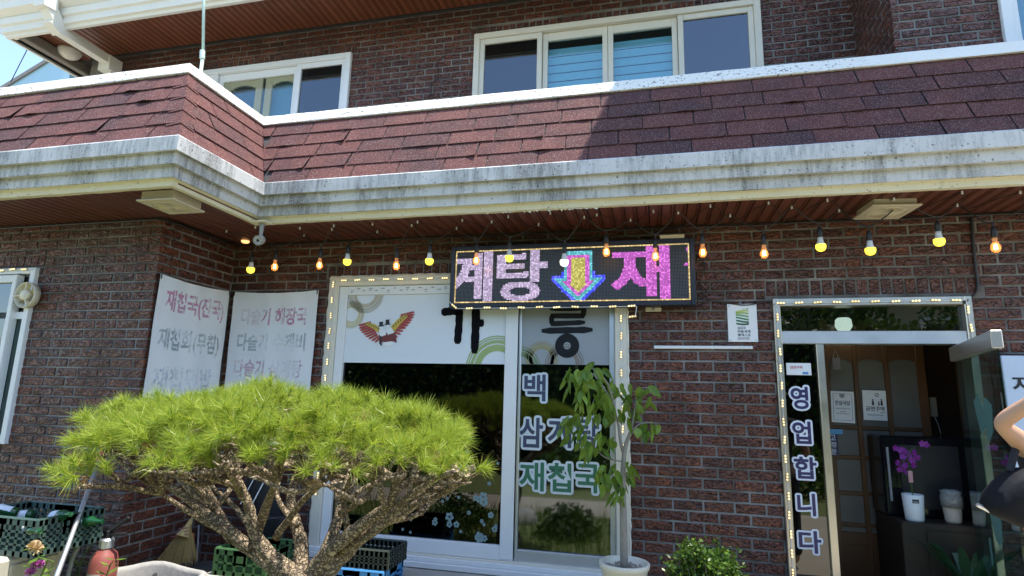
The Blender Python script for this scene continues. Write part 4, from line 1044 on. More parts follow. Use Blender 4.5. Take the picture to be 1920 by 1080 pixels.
qm = Matrix.Translation((0.01, -0.025, -0.150)) @ Matrix.Rotation(rad(112), 4, 'X') @ Matrix.Rotation(rad(8), 4, 'Y')
mb = MB(); mb.lathe([(0.001, -0.055), (0.026, -0.05), (0.036, -0.02), (0.038, 0.02), (0.036, 0.026), (0.032, 0.02)], n=20, M=qm); mb.build('housing', plain('camera_grey', (0.34, 0.32, 0.29), 0.5), CC, True)
mb = MB(); mb.lathe([(0.032, 0.018), (0.001, 0.018)], n=20, M=qm); mb.build('lens_plate', M['black'], CC)
for k in range(8): bm = ico(0.0055, 1); mb = MB(); mb.add_bm(bm, qm @ Matrix.Translation((0.022 * math.cos(k * .785), 0.022 * math.sin(k * .785), 0.02))); mb.build('infrared_diode', M['alu'], CC)
bm = ico(0.011, 2); mb = MB(); mb.add_bm(bm, qm @ Matrix.Translation((0, 0, 0.018))); mb.build('lens', M['black_gloss'], CC, True)
p = P(462, 461, -0.1); mb = MB(); mb.lathe([(0.035, 0.0), (0.034, -0.008), (0.026, -0.018), (0.001, -0.024)], n=16, c=(p.x, -0.12, 2.8615)); tag(mb.build('soffit_lamp', emit('small_orange_lamp', (1.0, 0.5, 0.2), 0.6), None, True), 'tiny orange dome lamp in the soffit corner', 'lamp')
p = Pz(131, 95, 5.73); mb = MB(); mb.lathe([(0.13, 0.0), (0.128, -0.03), (0.105, -0.075), (0.06, -0.105), (0.001, -0.115)], n=24, c=(p.x, p.y, 5.734)); tag(mb.build('ceiling_lamp', plain('opal_glass', (0.62, 0.58, 0.50), 0.3), None, True), 'white opal dome lamp under the upper eave', 'lamp')
# plaque
PQ = thing('expo_plaque', 'white 2023 plaque with a green hills logo between sign and door', 'plaque', (0.705, -0.004, 2.133)); pw, ph = 0.098, 0.135
mb = MB(); mb.bbox((-pw, -0.006, -ph), (pw, 0.0, ph), 0.002); mb.build('board', M['white'], PQ)
gcols = [(0.50, 0.55, 0.12), (0.34, 0.46, 0.12), (0.18, 0.36, 0.12), (0.08, 0.24, 0.10), (0.03, 0.14, 0.07), (0.02, 0.09, 0.05)]
for k, c in enumerate(gcols):
    mb = MB(); n = 8; zt = 0.082 - k * 0.0155; zb = zt - 0.0125
    for i in range(n):
        a0 = -0.042 + 0.084 * i / n; a1 = -0.042 + 0.084 * (i + 1) / n; f = lambda a: 0.010 * math.sin((a + 0.042) * 24 + k * 0.7)
        mb.poly([(a0, -0.0068, zb + f(a0)), (a1, -0.0068, zb + f(a1)), (a1, -0.0068, zt + f(a1)), (a0, -0.0068, zt + f(a0))])
    mb.build('logo_band', plain('logo_green_%d' % k, c, 0.5), PQ)
mb = MB(); mb.poly([(0.022, -0.0068, 0.095), (0.034, -0.0068, 0.103), (0.046, -0.0068, 0.102), (0.034, -0.0068, 0.096)]); mb.poly([(0.021, -0.0068, 0.095), (0.012, -0.0068, 0.101), (0.006, -0.0068, 0.099), (0.014, -0.0068, 0.094)]); mb.build('logo_leaf', plain('logo_leaf_green', (0.10, 0.30, 0.08), 0.5), PQ)
for (s, z, h, w) in (('2023', -0.037, 0.018, 0.054), ('하동세계', -0.062, 0.020, 0.085), ('茶엑스포', -0.087, 0.020, 0.085), ('WORLD TEA EXPO', -0.106, 0.006, 0.08), ('HADONG KOREA', -0.1155, 0.006, 0.08), ('하동 세계', 0.122, 0.007, 0.035)):
    lettering('plaque_lettering', s, (-0.036 + w / 2 if h > 0.01 else 0.002, -0.0066, z), h, w, M['ink'], PQ, 0.012)
for (x, z) in ((-0.085, -0.12), (0.085, -0.12), (0.085, 0.122), (-0.085, 0.122)): mb = MB(); mb.lathe([(0.007, 0), (0.006, 0.003), (0.001, 0.004)], n=10, M=Matrix.Translation((x, -0.006, z)) @ Matrix.Rotation(rad(90), 4, 'X')); mb.build('screw', M['alu'], PQ)
mb = MB(); a = P(1226, 651, -0.004); b_ = P(1411, 651, -0.004); mb.bbox((a.x, -0.016, a.z - 0.011), (b_.x, -0.003, a.z + 0.011), 0.003); mb.lathe([(0.006, 0), (0.005, 0.004), (0.001, 0.005)], n=10, M=Matrix.Translation((b_.x - 0.015, -0.016, a.z + 0.002)) @ Matrix.Rotation(rad(90), 4, 'X')); tag(mb.build('white_rail', M['white_frame']), 'slim white metal rail screwed to the bricks below the plaque', 'rail')
DB = thing('wall_bracket', 'small cream bracket with a round bolt under the LED sign', 'bracket', P(1225, 580, -0.004)); mb = MB(); mb.bbox((-0.056, -0.02, -0.018), (0.056, 0.0, 0.018), 0.003); mb.build('plate', M['ivory'], DB); mb = MB(); mb.lathe([(0.011, 0), (0.010, 0.006), (0.001, 0.008)], n=12, M=Matrix.Translation((0, -0.02, 0)) @ Matrix.Rotation(rad(90), 4, 'X')); mb.build('bolt', M['grey_plastic'], DB, True)
# cables
CB = thing('wall_cable', 'loose black cable from the LED sign to the entrance frame', 'cable'); mb = MB()
mb.tube([P(1308, 480, -0.03), P(1322, 500, -0.02), P(1312, 530, -0.02), P(1325, 548, -0.02), P(1308, 560, -0.02), P(1345, 566, -0.012), P(1400, 572, -0.014), P(1440, 565, -0.014), P(1452, 572, -0.04)], 0.004, 6, smooth_path=5); mb.build('cable', M['black'], CB)
CB = thing('wall_cable', 'black conduit running down the bricks right of the entrance top', 'cable'); mb = MB()
mb.tube([P(1822, 405, -0.01), P(1824, 450, -0.01), P(1829, 500, -0.012), P(1832, 545, -0.012), P(1806, 568, -0.04)], 0.010, 8, smooth_path=4); mb.build('cable', M['black'], CB)
# galvanised pole behind the parapet
PL = thing('antenna_pole', 'pale green metal pole standing behind the parapet corner', 'pole', (-3.70, -0.5, 3.06)); mb = MB(); mb.tube([(0, 0, 0), (0.0, 0, 1.40)], 0.014, 10); mb.tube([(0, 0, 1.40), (-0.16, 0, 2.6)], 0.0125, 10); mb.build('tube', plain('pale_green_paint', (0.42, 0.56, 0.50), 0.4), PL, True); mb = MB(); mb.tube([(-0.004, 0, 1.36), (-0.012, 0, 1.44)], 0.022, 10); mb.build('coupling', plain('pale_green_coupling', (0.50, 0.58, 0.54), 0.4), PL)
# ------------------------------------------------------------------ garden pine
def rv(s=1.0):
    while True:
        v = Vector((U(-1, 1), U(-1, 1), U(-1, 1)))
        if 0.05 < v.length < 1: return v.normalized() * s
PINE = thing('pine_tree', 'umbrella shaped garden pine with bright green needles in front of the window', 'tree', (-1.42, -1.93, 0))
PO = Vector((-1.42, -1.93, 0)); bark = mat_bark()
def lim(pts, r0, r1, dy):
    """limb through pixels, depth drifting by dy from the trunk outwards"""
    n = len(pts); q = []
    for i, (x, y) in enumerate(pts): q.append(P(x, y, -1.92 + dy * i / (n - 1)))
    return q, [(r0 + (r1 - r0) * (i / (n - 1)) ** 0.75) * 0.84 for i in range(n)]
LIMBS = [
    lim([(588, 1090), (640, 1035), (700, 990), (765, 950), (800, 918), (855, 892), (892, 878)], 0.062, 0.014, 0.10),
    lim([(575, 1090), (612, 1035), (680, 985), (725, 950), (742, 900), (760, 855)], 0.048, 0.013, -0.25),
    lim([(560, 1090), (520, 1050), (480, 1010), (470, 960), (450, 915), (430, 870)], 0.050, 0.014, -0.20),
    lim([(545, 1090), (480, 1035), (430, 1000), (405, 955), (385, 905), (362, 862)], 0.054, 0.014, 0.12),
    lim([(470, 1030), (400, 968), (330, 920), (262, 870), (205, 838), (170, 812)], 0.034, 0.009, -0.05),
    lim([(440, 1008), (380, 945), (330, 890), (280, 845), (250, 812)], 0.030, 0.010, 0.32),
    lim([(570, 1085), (560, 1010), (545, 950), (555, 900), (590, 862)], 0.046, 0.013, 0.22),
    lim([(590, 1080), (625, 1000), (640, 940), (622, 890), (610, 850)], 0.044, 0.012, 0.42),
    lim([(690, 990), (735, 975), (790, 962), (830, 925), (880, 890)], 0.020, 0.008, 0.30),
    lim([(480, 1000), (500, 940), (520, 900), (512, 850)], 0.028, 0.010, -0.42),
    lim([(640, 1030), (720, 985), (765, 935), (815, 898), (850, 880)], 0.026, 0.009, -0.38),
    lim([(405, 955), (350, 895), (310, 852), (290, 820)], 0.017, 0.007, -0.15), lim([(455, 935), (432, 892), (402, 845)], 0.018, 0.008, -0.30), lim([(520, 1005), (560, 945), (602, 905), (652, 868)], 0.022, 0.008, -0.28),
    lim([(650, 990), (642, 935), (662, 888)], 0.018, 0.008, -0.1), lim([(742, 920), (790, 882), (832, 858)], 0.016, 0.007, 0.15), lim([(562, 985), (522, 932), (532, 880)], 0.018, 0.008, 0.1), lim([(642, 962), (690, 930), (702, 880)], 0.017, 0.007, -0.2),
    lim([(770, 950), (842, 920), (880, 892), (905, 880)], 0.016, 0.006, -0.12), lim([(430, 1000), (360, 965), (300, 925), (250, 890)], 0.018, 0.007, -0.3), lim([(480, 1012), (440, 950), (380, 900), (330, 858)], 0.018, 0.007, 0.4)]
tr = MB()
tr.tube([(0, 0, -0.02), (-0.02, 0.01, 0.3), (0.01, 0.0, 0.55), (0.03, 0.01, 0.72), tuple(P(585, 1070, -1.92) - PO)], [0.135, 0.105, 0.10, 0.098, 0.085], 14, jit=0.10, smooth_path=4)
tr.build('trunk', bark, PINE, True)
for q, rr in LIMBS:
    mb = MB(); mb.tube([p - PO + rv(0.008) for p in q], rr, 12, jit=0.14, smooth_path=5); mb.build('limb', bark, PINE, True)
# foliage pads over a shallow dome
CX_, CY_, AX, AY = -1.515, -1.93, 0.87, 0.62
def dome(x, y):
    u = (x - CX_) / AX; v = (y - CY_) / AY; r2 = min(1.0, u * u + v * v)
    ztop = 1.612 - 0.08 * (u - 0.05) ** 2 - 0.05 * max(0, u)
    b0 = 1.29 + 0.10 * u * u + 0.13 * max(0, -u - 0.45)
    return b0 + (ztop - b0) * math.sqrt(max(0, 1 - r2))
pads = []; lobes = []; tries = 0
while tries < 6000 and len(lobes) < 17:
    tries += 1; u, v = U(-1, 1), U(-1, 1)
    if u * u + v * v > 0.80: continue
    if all(((u - a) * AX) ** 2 + ((v - b) * AY) ** 2 > 0.29 ** 2 for a, b, _ in lobes): lobes.append((u, v, U(-0.055, 0.045)))
for (u, v, dz) in lobes:
    lx, ly = CX_ + u * AX + 0.10 * max(0, -u - 0.5), CY_ + v * AY; dz += 0.10 * max(0, -u - 0.45)
    for k in range(6):
        a = k * 1.0472 + U(-.3, .3); q = 0.0 if k == 5 else U(0.07, 0.15); x, y = lx + q * math.cos(a) * 1.15, ly + q * math.sin(a)
        pads.append((x, y, dome(x, y) - 0.045 + dz - 0.30 * q * q * 8 * 0.35 + U(-0.012, 0.012), U(0.095, 0.13)))
for k in range(36):
    a = U(0, 2 * math.pi); q = U(0.55, 0.98); x, y = CX_ + q * AX * math.cos(a), CY_ + q * AY * math.sin(a); x > CX_ - 0.72 * AX and pads.append((x, y, dome(x, y) - U(0.06, 0.13), U(0.08, 0.12)))
for k in range(13):
    a = rad(205 + 130 * k / 12); x, y = CX_ + U(0.5, 0.85) * AX * math.cos(a), CY_ + U(0.6, 0.95) * AY * math.sin(a); pads.append((x, y, dome(x, y) - U(0.07, 0.12), U(0.09, 0.12)))
pts_l = [(p, i) for q, rr in LIMBS for i, p in enumerate(q) if i >= len(q) // 2]
bb = MB()
for (x, y, z, r) in pads:
    c = Vector((x, y, z - 0.05)); best = random.choice(sorted(pts_l, key=lambda t: (t[0] - c).length + max(0, t[0].z - c.z + 0.08) * 3)[:4])[0]
    mid = best.lerp(c, 0.5) + rv(0.045) + Vector((0, 0, -0.02)); bb.tube([best - PO, mid - PO, c - PO], [0.0145, 0.0115, 0.007], 7, jit=0.14, smooth_path=4)
    for k in range(4):
        e = c + Vector((U(-r, r), U(-r, r), 0.02)) * 0.7; bb.tube([c - PO, c.lerp(e, 0.5) - PO + rv(0.01), e - PO], [0.006, 0.005, 0.003], 5)
tag(bb.build('twigs', bark, PINE, True), kind='stuff')
ndl = MB()
def tuft(c, ax, n, L0):
    t = ax.normalized(); a = t.orthogonal().normalized(); b = t.cross(a)
    for _ in range(n):
        ph = U(0, 2 * math.pi); th = math.acos(1 - R() * 0.66); d = (t * math.cos(th) + (a * math.cos(ph) + b * math.sin(ph)) * math.sin(th))
        L_ = L0 * U(0.75, 1.12); s = d.cross(rv()).normalized() * 0.0012; p = c + t * U(-0.02, 0.02); e = p + d * L_ + Vector((0, 0, -L_ * 0.06))
        k = len(ndl.v); ndl.v += [tuple(p - s), tuple(p + s), tuple(e)]; ndl.f.append((k, k + 1, k + 2)); ndl.mi.append(0)
for (x, y, z, r) in pads:
    nt = int(22 * (r / 0.15) ** 2)
    for k in range(nt):
        a = U(0, 2 * math.pi); q = math.sqrt(R()) * r; h = 0.075 * (1 - (q / r) ** 2)
        c = Vector((x + q * math.cos(a), y + q * math.sin(a), z + h - U(0, 0.035)))
        out = Vector(((c.x - CX_) / AX, (c.y - CY_) / AY, 0)); loc = Vector((math.cos(a), math.sin(a), 0)) * (q / r)
        ax = Vector((0, 0, 1.15)) + out * 0.65 + loc * 0.6 + rv(0.3)
        if k % 9 == 0: ax = Vector((0, 0, -0.15)) + loc + out * 0.8
        tuft(c - PO, ax, 66, U(0.054, 0.086))
M['needle'] = mat_leaf('pine_needle', (0.12, 0.24, 0.022), (0.46, 0.50, 0.080), (0.48, 0.55, 0.04), 0.42, 0.34)
cr = ndl.build('crown', M['needle'], PINE)
ndl = MB()
for k in range(46):
    x, y, z, r = random.choice(pads); c = Vector((x + U(-.1, .1), y + U(-.1, .1), z - U(0.0, 0.06))); tuft(c - PO, rv() + Vector((0, 0, 0.2)), 34, U(0.05, 0.08))
tag(ndl.build('dry_needles', mat_leaf('dry_needle', (0.24, 0.13, 0.04), (0.36, 0.24, 0.08), (0.3, 0.2, 0.05), 0.2), PINE), 'brown withered needles', kind='stuff')
# a few bare, brownish tufts
PINE['label'] = PINE['label']

# ------------------------------------------------------------------ potted tree
PT = thing('potted_tree', 'slender potted tree with drooping glossy leaves in a cream pot beside the window', 'plant', (-0.112, -0.45, 0.33))
O = Vector((-0.112, -0.45, 0.33)); T = lambda px, py, y=-0.45: P(px, py, y) - O
mb = MB(); mb.lathe([(0.098, 0.0), (0.104, 0.01), (0.128, 0.15), (0.142, 0.225), (0.152, 0.235), (0.156, 0.262), (0.148, 0.268), (0.138, 0.258), (0.134, 0.225), (0.001, 0.222)], n=32); mb.build('pot', plain('cream_pot', (0.70, 0.67, 0.56), 0.35, var=0.06, scale=6), PT, True)
mb = MB()
for _ in range(260):
    a = U(0, 6.28); r = math.sqrt(R()) * 0.128; s = U(0.004, 0.010); bm = ico(s, 1); mb.add_bm(bm, Matrix.Translation((r * math.cos(a), r * math.sin(a), 0.226 + U(0, 0.006)))); bm.free()
tag(mb.build('gravel', plain('mixed_gravel', (0.30, 0.27, 0.23), 0.8, var=0.6, scale=60), PT), kind='stuff')
wood = plain('smooth_grey_bark', (0.26, 0.235, 0.20), 0.75, var=0.25, scale=40, bmp=0.4)
mb = MB(); mb.tube([(0.0, 0, 0.22), T(1169, 980), T(1168, 900), T(1172, 840), T(1184, 808)], [0.026, 0.023, 0.019, 0.014, 0.011], 10, smooth_path=4); mb.tube([T(1171, 855), T(1164, 830), T(1158, 790), T(1140, 740), T(1112, 700)], [0.012, 0.010, 0.008, 0.006, 0.004], 8, smooth_path=4); mb.build('trunk', wood, PT, True)
BR = [[(1184, 808), (1190, 770), (1200, 730), (1222, 728)], [(1158, 790), (1135, 760), (1118, 745), (1110, 760)], [(1165, 865), (1140, 860), (1125, 850), (1112, 832), (1098, 800)], [(1158, 790), (1140, 720), (1110, 690)], [(1184, 808), (1200, 795), (1222, 792)], [(1172, 880), (1160, 895), (1145, 890)], [(1168, 900), (1172, 890), (1180, 895)]]
mb = MB()
for kb, b_ in enumerate(BR): mb.tube([T(x, y, -0.45 - (0.10 * ib if kb in (1, 3) else 0) + U(-.02, .02)) for ib, (x, y) in enumerate(b_)], [0.006, 0.005, 0.004, 0.003, 0.003][:len(b_)], 6, smooth_path=3)
mb.build('branches', wood, PT, True)
mb = MB()         # one leaf: pointed blade folded along the midrib, drooping; base at origin, runs along -z
prof = [(0.0, 0.0), (0.14, 0.014), (0.35, 0.0225), (0.6, 0.019), (0.82, 0.009), (1.0, 0.0006)]; L_ = 0.085
for f, w in prof:
    z = -f * L_; yb = 0.010 * math.sin(f * 2.2)
    mb.vert((-w, yb - 0.004 - w * 0.25, z)); mb.vert((0, yb, z)); mb.vert((w, yb - 0.004 - w * 0.25, z))
for i in range(5):
    for k in range(2): mb.face(i * 3 + k, i * 3 + k + 1, i * 3 + 4 + k, i * 3 + 3 + k)
LEAF = mb.mesh('leaf', mat_leaf('broad_leaf', (0.085, 0.18, 0.026), (0.23, 0.35, 0.055), (0.40, 0.48, 0.05), 0.40, 0.26), True)
clus = [(1085, 715, 28, 18, -0.76), (1112, 705, 24, 8, -0.72), (1108, 745, 32, 22, -0.76), (1130, 770, 26, 14, -0.52), (1200, 745, 32, 16, -0.42), (1150, 735, 22, 8, -0.40), (1082, 805, 30, 16, -0.50), (1112, 835, 26, 12, -0.48), (1142, 900, 28, 14, -0.50), (1170, 890, 22, 10, -0.42), (1162, 930, 16, 6, -0.46), (1215, 800, 24, 9, -0.42), (1175, 775, 26, 8, -0.38), (1140, 825, 20, 6, -0.52)]
for (px, py, r, n, y) in clus:
    for _ in range(int(n * 1.35)):
        a = U(0, 6.28); q = r * math.sqrt(R()); p = T(px + q * math.cos(a), py + q * 0.8 * math.sin(a) - 8, y + U(-0.10, 0.08))
        inst('leaf', LEAF, PT, p, (U(-0.8, 0.4), U(-0.8, 0.8), U(-2.8, 2.8)), (U(0.75, 1.25), U(0.7, 2.0), U(0.75, 1.45)))

# ------------------------------------------------------------------ boxwood
SHB = Vector((P(1325, 1060, -0.98).x, -0.98, P(1320, 1028, -0.98).z - 0.38)); SH = thing('boxwood_shrub', 'low dark green boxwood shrub below the brick pier', 'shrub', SHB); mb = MB(); fo = MB(); mb.tube([(0, 0, -SHB.z), (0, 0, 0.05)], 0.02, 6)
for _ in range(60):
    a = U(0, 6.28); r = math.sqrt(R()); tip = Vector((0.25 * r * math.cos(a), 0.20 * r * math.sin(a), 0.12 + 0.24 * (1 - r * r) + U(-0.03, 0.05)))
    mb.tube([(0, 0, 0), tip * 0.5 + rv(0.02), tip], [0.006, 0.004, 0.002], 5)
    for _ in range(150):
        f = U(0.45, 1.08); c = tip * f + rv(U(0.0, 0.055)); n = (rv() + Vector((0, 0, 0.8))).normalized(); x = n.orthogonal().normalized(); x = (Matrix.Rotation(U(0, 6.28), 3, n) @ x); y = n.cross(x); s = U(0.010, 0.017)
        fo.poly([c - x * s, c - y * s * 0.5, c + x * s, c + y * s * 0.5])
for (px, py) in ((1292, 1018), (1298, 1024), (1288, 1030)):
    c = P(px, py, -1.0) - SHB; mb.tube([(0, 0, 0.25), c], 0.003, 5)
    for _ in range(22):
        q = c + rv(0.028); n = rv(); x = n.orthogonal().normalized(); y = n.cross(x); s = 0.012; fo.poly([q - x * s, q - y * s * 0.5, q + x * s, q + y * s * 0.5])
mb.build('stems', wood, SH); tag(fo.build('foliage', mat_leaf('boxwood_leaf', (0.035, 0.085, 0.014), (0.10, 0.17, 0.026), (0.16, 0.24, 0.02), 0.25, 0.3), SH), kind='stuff')

# ------------------------------------------------------------------ things along the foot of the wall
def crate(name, label, lo, hi, mat, holes=(8, 4), rz=0.0, group=None, grips=False):
    """open plastic crate with lattice sides built from ribs"""
    c = Vector(((lo[0] + hi[0]) / 2, (lo[1] + hi[1]) / 2, lo[2])); t = thing(name, label, 'crate', c, rz, group); w, d, h = (hi[0] - lo[0]) / 2, (hi[1] - lo[1]) / 2, hi[2] - lo[2]
    mb = MB(); mb.bbox((-w, -d, 0), (w, d, 0.015), 0.004); mb.build('base', mat, t)
    def side(A, B, nm):
        mb = MB(); A = Vector(A); B = Vector(B); u = (B - A).normalized(); n_ = Vector((u.y, -u.x, 0)) * 0.008; L_ = (B - A).length; nv = holes[0] if L_ > 0.35 else max(3, holes[0] // 2)
        def bar(a, b, z0, z1):
            p0 = A + u * a; p1 = A + u * b; mb.prism([p0 - n_, p1 - n_, p1 + n_, p0 + n_], (0, 0, z0), (0, 0, z1))
        bar(0, L_, h - 0.035, h); bar(0, L_, 0, 0.03)
        for k in range(1, holes[1]): z = 0.03 + (h - 0.065) * k / holes[1]; bar(0, L_, z - 0.006, z + 0.006)
        for k in range(nv + 1): a = (L_ - 0.02) * k / nv; bar(a, a + (0.02 if 0 < k < nv else 0.03), 0.002, h - 0.002)
        if grips: bar(L_ * 0.36, L_ * 0.64, h - 0.10, h - 0.002); 
        mb.build(nm, mat, t)
    side((-w, -d, 0), (w, -d, 0), 'side'); side((w, -d, 0), (w, d, 0), 'side'); side((w, d, 0), (-w, d, 0), 'side'); side((-w, d, 0), (-w, -d, 0), 'side')
    mb = MB(); r = 0.010
    mb.tube([(-w, -d, h), (w, -d, h), (w, d, h), (-w, d, h), (-w, -d, h)], r, 6); mb.build('rim', mat, t); return t
teal = plain('dark_teal_plastic', (0.055, 0.10, 0.085), 0.5, var=0.25, scale=9); lgreen = plain('green_crate_plastic', (0.045, 0.115, 0.035), 0.5, var=0.2); blue = plain('blue_crate_plastic', (0.05, 0.22, 0.48), 0.5, var=0.15); blk = plain('charcoal_crate_plastic', (0.035, 0.045, 0.035), 0.55)
# beige cabinet (outdoor unit) with the bottle crate on it
c = P(58, 1047, -1.52); zt = c.z
AC = thing('outdoor_unit', 'beige air conditioner casing under the bottle crate', 'appliance', (-4.1, -1.30, 0)); mb = MB(); mb.bbox((-0.45, -0.30, 0.03), (0.55, 0.12, zt - 0.004), 0.02); mb.build('casing', plain('beige_casing', (0.55, 0.50, 0.40), 0.45), AC)
mb = MB(); mb.bbox((-0.42, -0.312, 0.1), (0.15, -0.30, zt - 0.08), 0.004); mb.build('grille', plain('pale_grille', (0.60, 0.58, 0.50), 0.5), AC); mb = MB(); mb.lathe([(0.11, 0), (0.11, 0.004), (0.001, 0.005)], n=24, M=Matrix.Translation((0.30, -0.302, zt - 0.14)) @ Matrix.Rotation(rad(90), 4, 'X')); mb.build('badge', M['white'], AC)
mb = MB(); mb.bbox((0.55, -0.22, 0.12), (0.565, 0.06, zt - 0.05), 0.004); mb.build('side_panel', plain('side_beige', (0.48, 0.42, 0.31), 0.5), AC)
for x in (-0.4, 0.45): MB().bbox((x, -0.28, 0), (x + 0.06, 0.1, 0.035), 0.004).build('foot', M['black'], AC)
crate('plastic_crate', 'dark teal crate full of green bottles at the left edge', (c.x - 0.60, -1.52, zt), (c.x, -1.10, zt + 0.205), teal, (10, 4), 0.0, grips=True)
bgl = glass('green_bottle_glass', (0.10, 0.42, 0.14), 0.10); bgl2, t, b = new_mat('green_bottle_body'); b.inputs['Base Color'].default_value = (0.012, 0.09, 0.03, 1); b.inputs['Roughness'].default_value = 0.06; b.inputs['Transmission Weight'].default_value = 0.25
BOT = MB(); BOT.lathe([(0.001, 0.0), (0.030, 0.0), (0.033, 0.006), (0.033, 0.12), (0.030, 0.145), (0.016, 0.175), (0.0135, 0.20), (0.0125, 0.21), (0.014, 0.212), (0.014, 0.218), (0.011, 0.218), (0.001, 0.216)], n=20); BOT = BOT.mesh('bottle', bgl2, True)
LAB = MB(); LAB.lathe([(0.0336, 0.03), (0.0336, 0.105)], n=20); LAB.f = LAB.f[:12]; LAB.mi = LAB.mi[:12]; LAB = LAB.mesh('bottle_label', plain('bottle_paper_label', (0.62, 0.68, 0.74), 0.5, var=0.1), True)
specs = [((-0.12, -0.24, 0.205), (80, 10, 74)), ((-0.36, -0.16, 0.185), (96, 30, -62)), ((-0.24, -0.31, 0.165), (84, 0, 66)), ((-0.10, -0.12, 0.165), (90, 0, 96)), ((-0.46, -0.33, 0.17), (70, 0, -40)), ((-0.34, -0.28, 0.215), (74, -20, -55)), ((-0.16, -0.36, 0.16), (88, 0, 72)), ((-0.52, -0.14, 0.16), (90, 0, 20))]
where = ['lying topmost with a white and blue label', 'tilted towards the wall in the crate', 'lying at the front of the teal crate with its label down', 'at the wall side of the teal crate', 'leaning out at the left end of the teal crate', 'resting slantwise across the topmost bottle', 'wedged in the right front of the teal crate', 'deep in the left rear of the teal crate']
for (o_, e_), wn_ in zip(specs, where):
    bt = thing('bottle', 'green glass bottle ' + wn_, 'bottle', (c.x + o_[0], -1.10 + o_[1], zt + o_[2] - 0.02), 0, 'green bottles in the teal crate'); bt.rotation_euler = tuple(rad(a) for a in e_)
    inst('glass_body', BOT, bt); inst('paper_label', LAB, bt)
# extinguisher
EX = thing('fire_extinguisher', 'faded red fire extinguisher standing at the brick corner', 'extinguisher', (-3.41, -1.03, 0)); EX.scale = (1.12, 1.12, 1.12); mb = MB(); mb.lathe([(0.070, 0.0), (0.074, 0.01), (0.074, 0.41), (0.062, 0.455), (0.034, 0.48), (0.030, 0.50)], n=28, c=(0, 0, 0)); mb.build('cylinder', plain('faded_red_paint', (0.27, 0.075, 0.06), 0.45, var=0.35, scale=14), EX, True)
mb = MB(); mb.lathe([(0.036, 0.485), (0.038, 0.49), (0.038, 0.53), (0.03, 0.54)], n=18); mb.build('collar', M['alu'], EX); mb = MB(); mb.bbox((-0.02, -0.02, 0.53), (0.02, 0.02, 0.585), 0.004); mb.tube([(0, 0, 0.57), (0.05, 0.0, 0.60), (0.12, 0.01, 0.66)], 0.010, 8); mb.tube([(0, 0, 0.56), (0.06, 0.0, 0.565), (0.12, 0.01, 0.57)], 0.010, 8); mb.build('valve', M['black'], EX)
mb = MB(); mb.tube([(-0.015, -0.01, 0.56), (-0.07, -0.05, 0.565), (-0.115, -0.09, 0.47), (-0.13, -0.10, 0.30), (-0.125, -0.10, 0.1), (-0.11, -0.09, 0.04)], 0.012, 8, smooth_path=5); mb.build('hose', M['grey_plastic'], EX, True)
mb = MB(); mb.lathe([(0.0746, 0.16), (0.0746, 0.36)], n=28); mb.f = mb.f[14:24]; mb.mi = mb.mi[14:24]; mb.build('paper_label', plain('worn_label', (0.50, 0.42, 0.36), 0.6, var=0.3), EX, True)
# aluminium pole with red grip
a = P(188, 838, -0.98); b_ = P(103, 1080, -1.5); d = (b_ - a).normalized(); g = a + d * (a.z / -d.z); AP = thing('mop_pole', 'aluminium pole with a red grip leaning on the bay wall', 'pole', g)
top = a - d * 0.0 + Vector((0, 0.03, 0)); mb = MB(); mb.tube([Vector((0, 0, 0.003)), top - g], 0.0135, 12); mb.build('tube', M['alu'], AP, True); mb = MB(); u = (top - g); mb.tube([u * 0.925, u * 1.0, u * 1.004], [0.0165, 0.017, 0.010], 12); mb.build('grip', plain('red_grip', (0.45, 0.07, 0.05), 0.5), AP, True)
# stone trough
ST = thing('stone_trough', 'pale grey stone trough with an uneven rim at the foot of the return wall', 'trough', (-3.13, -0.92, 0)); mb = MB(); n = 30; rings = [(0.34, 0.0), (0.36, 0.25), (0.37, 0.355), (0.36, 0.385), (0.325, 0.385), (0.315, 0.36), (0.30, 0.25)]
for (r, z) in rings:
    for k in range(n): a_ = 2 * math.pi * k / n; q = r * (1 + 0.03 * math.sin(3 * a_ + 1) + 0.02 * math.sin(7 * a_)); mb.vert((q * math.cos(a_), q * 0.62 * math.sin(a_), z + 0.012 * math.sin(4 * a_) * (z > 0.3)))
for i in range(len(rings) - 1):
    for k in range(n): j = (k + 1) % n; mb.face(i * n + k, i * n + j, (i + 1) * n + j, (i + 1) * n + k)
mb.build('basin', plain('pale_granite', (0.30, 0.29, 0.27), 0.9, var=0.3, scale=30, bmp=0.5), ST, True); mb = MB(); mb.poly([(0.31 * math.cos(2 * math.pi * k / 24), 0.19 * math.sin(2 * math.pi * k / 24), 0.28) for k in range(24)]); mb.build('soil', plain('dark_soil', (0.05, 0.04, 0.03), 0.95), ST)
# broom
tp = P(402, 905, -0.06); hd = P(352, 985, -0.42); tip = P(322, 1062, -0.50); BM = thing('straw_broom', 'straw broom leaning with its bristles down by the pine', 'broom', tip); mb = MB(); mb.tube([tp - tip, hd - tip], 0.0095, 8); mb.build('handle', plain('bamboo', (0.42, 0.31, 0.15), 0.5), BM)
straw = plain('straw', (0.42, 0.30, 0.11), 0.7, var=0.35, scale=80); mb = MB(); h0 = hd - tip; wv = Vector((1, 0.15, 0.2)).normalized()
for _ in range(420): f = U(-1, 1); s = h0 + wv * f * 0.018 + rv(0.006); e = Vector((0, 0, 0)) + wv * (f * 0.17 + 0.02) + Vector((U(-.012, .012), U(-.02, .02), U(-.03, .03) + 0.015 * abs(f))); q = Vector((0.0011, 0, 0.0006)); mb.poly([s - q, s + q, e + q, e - q])
mb.tube([h0 + (tp - hd).normalized() * 0.05, h0 - Vector((0, 0, 0.02)), h0 * 0.72], [0.014, 0.026, 0.055], 12); mb.build('bristles', straw, BM)
mb = MB()
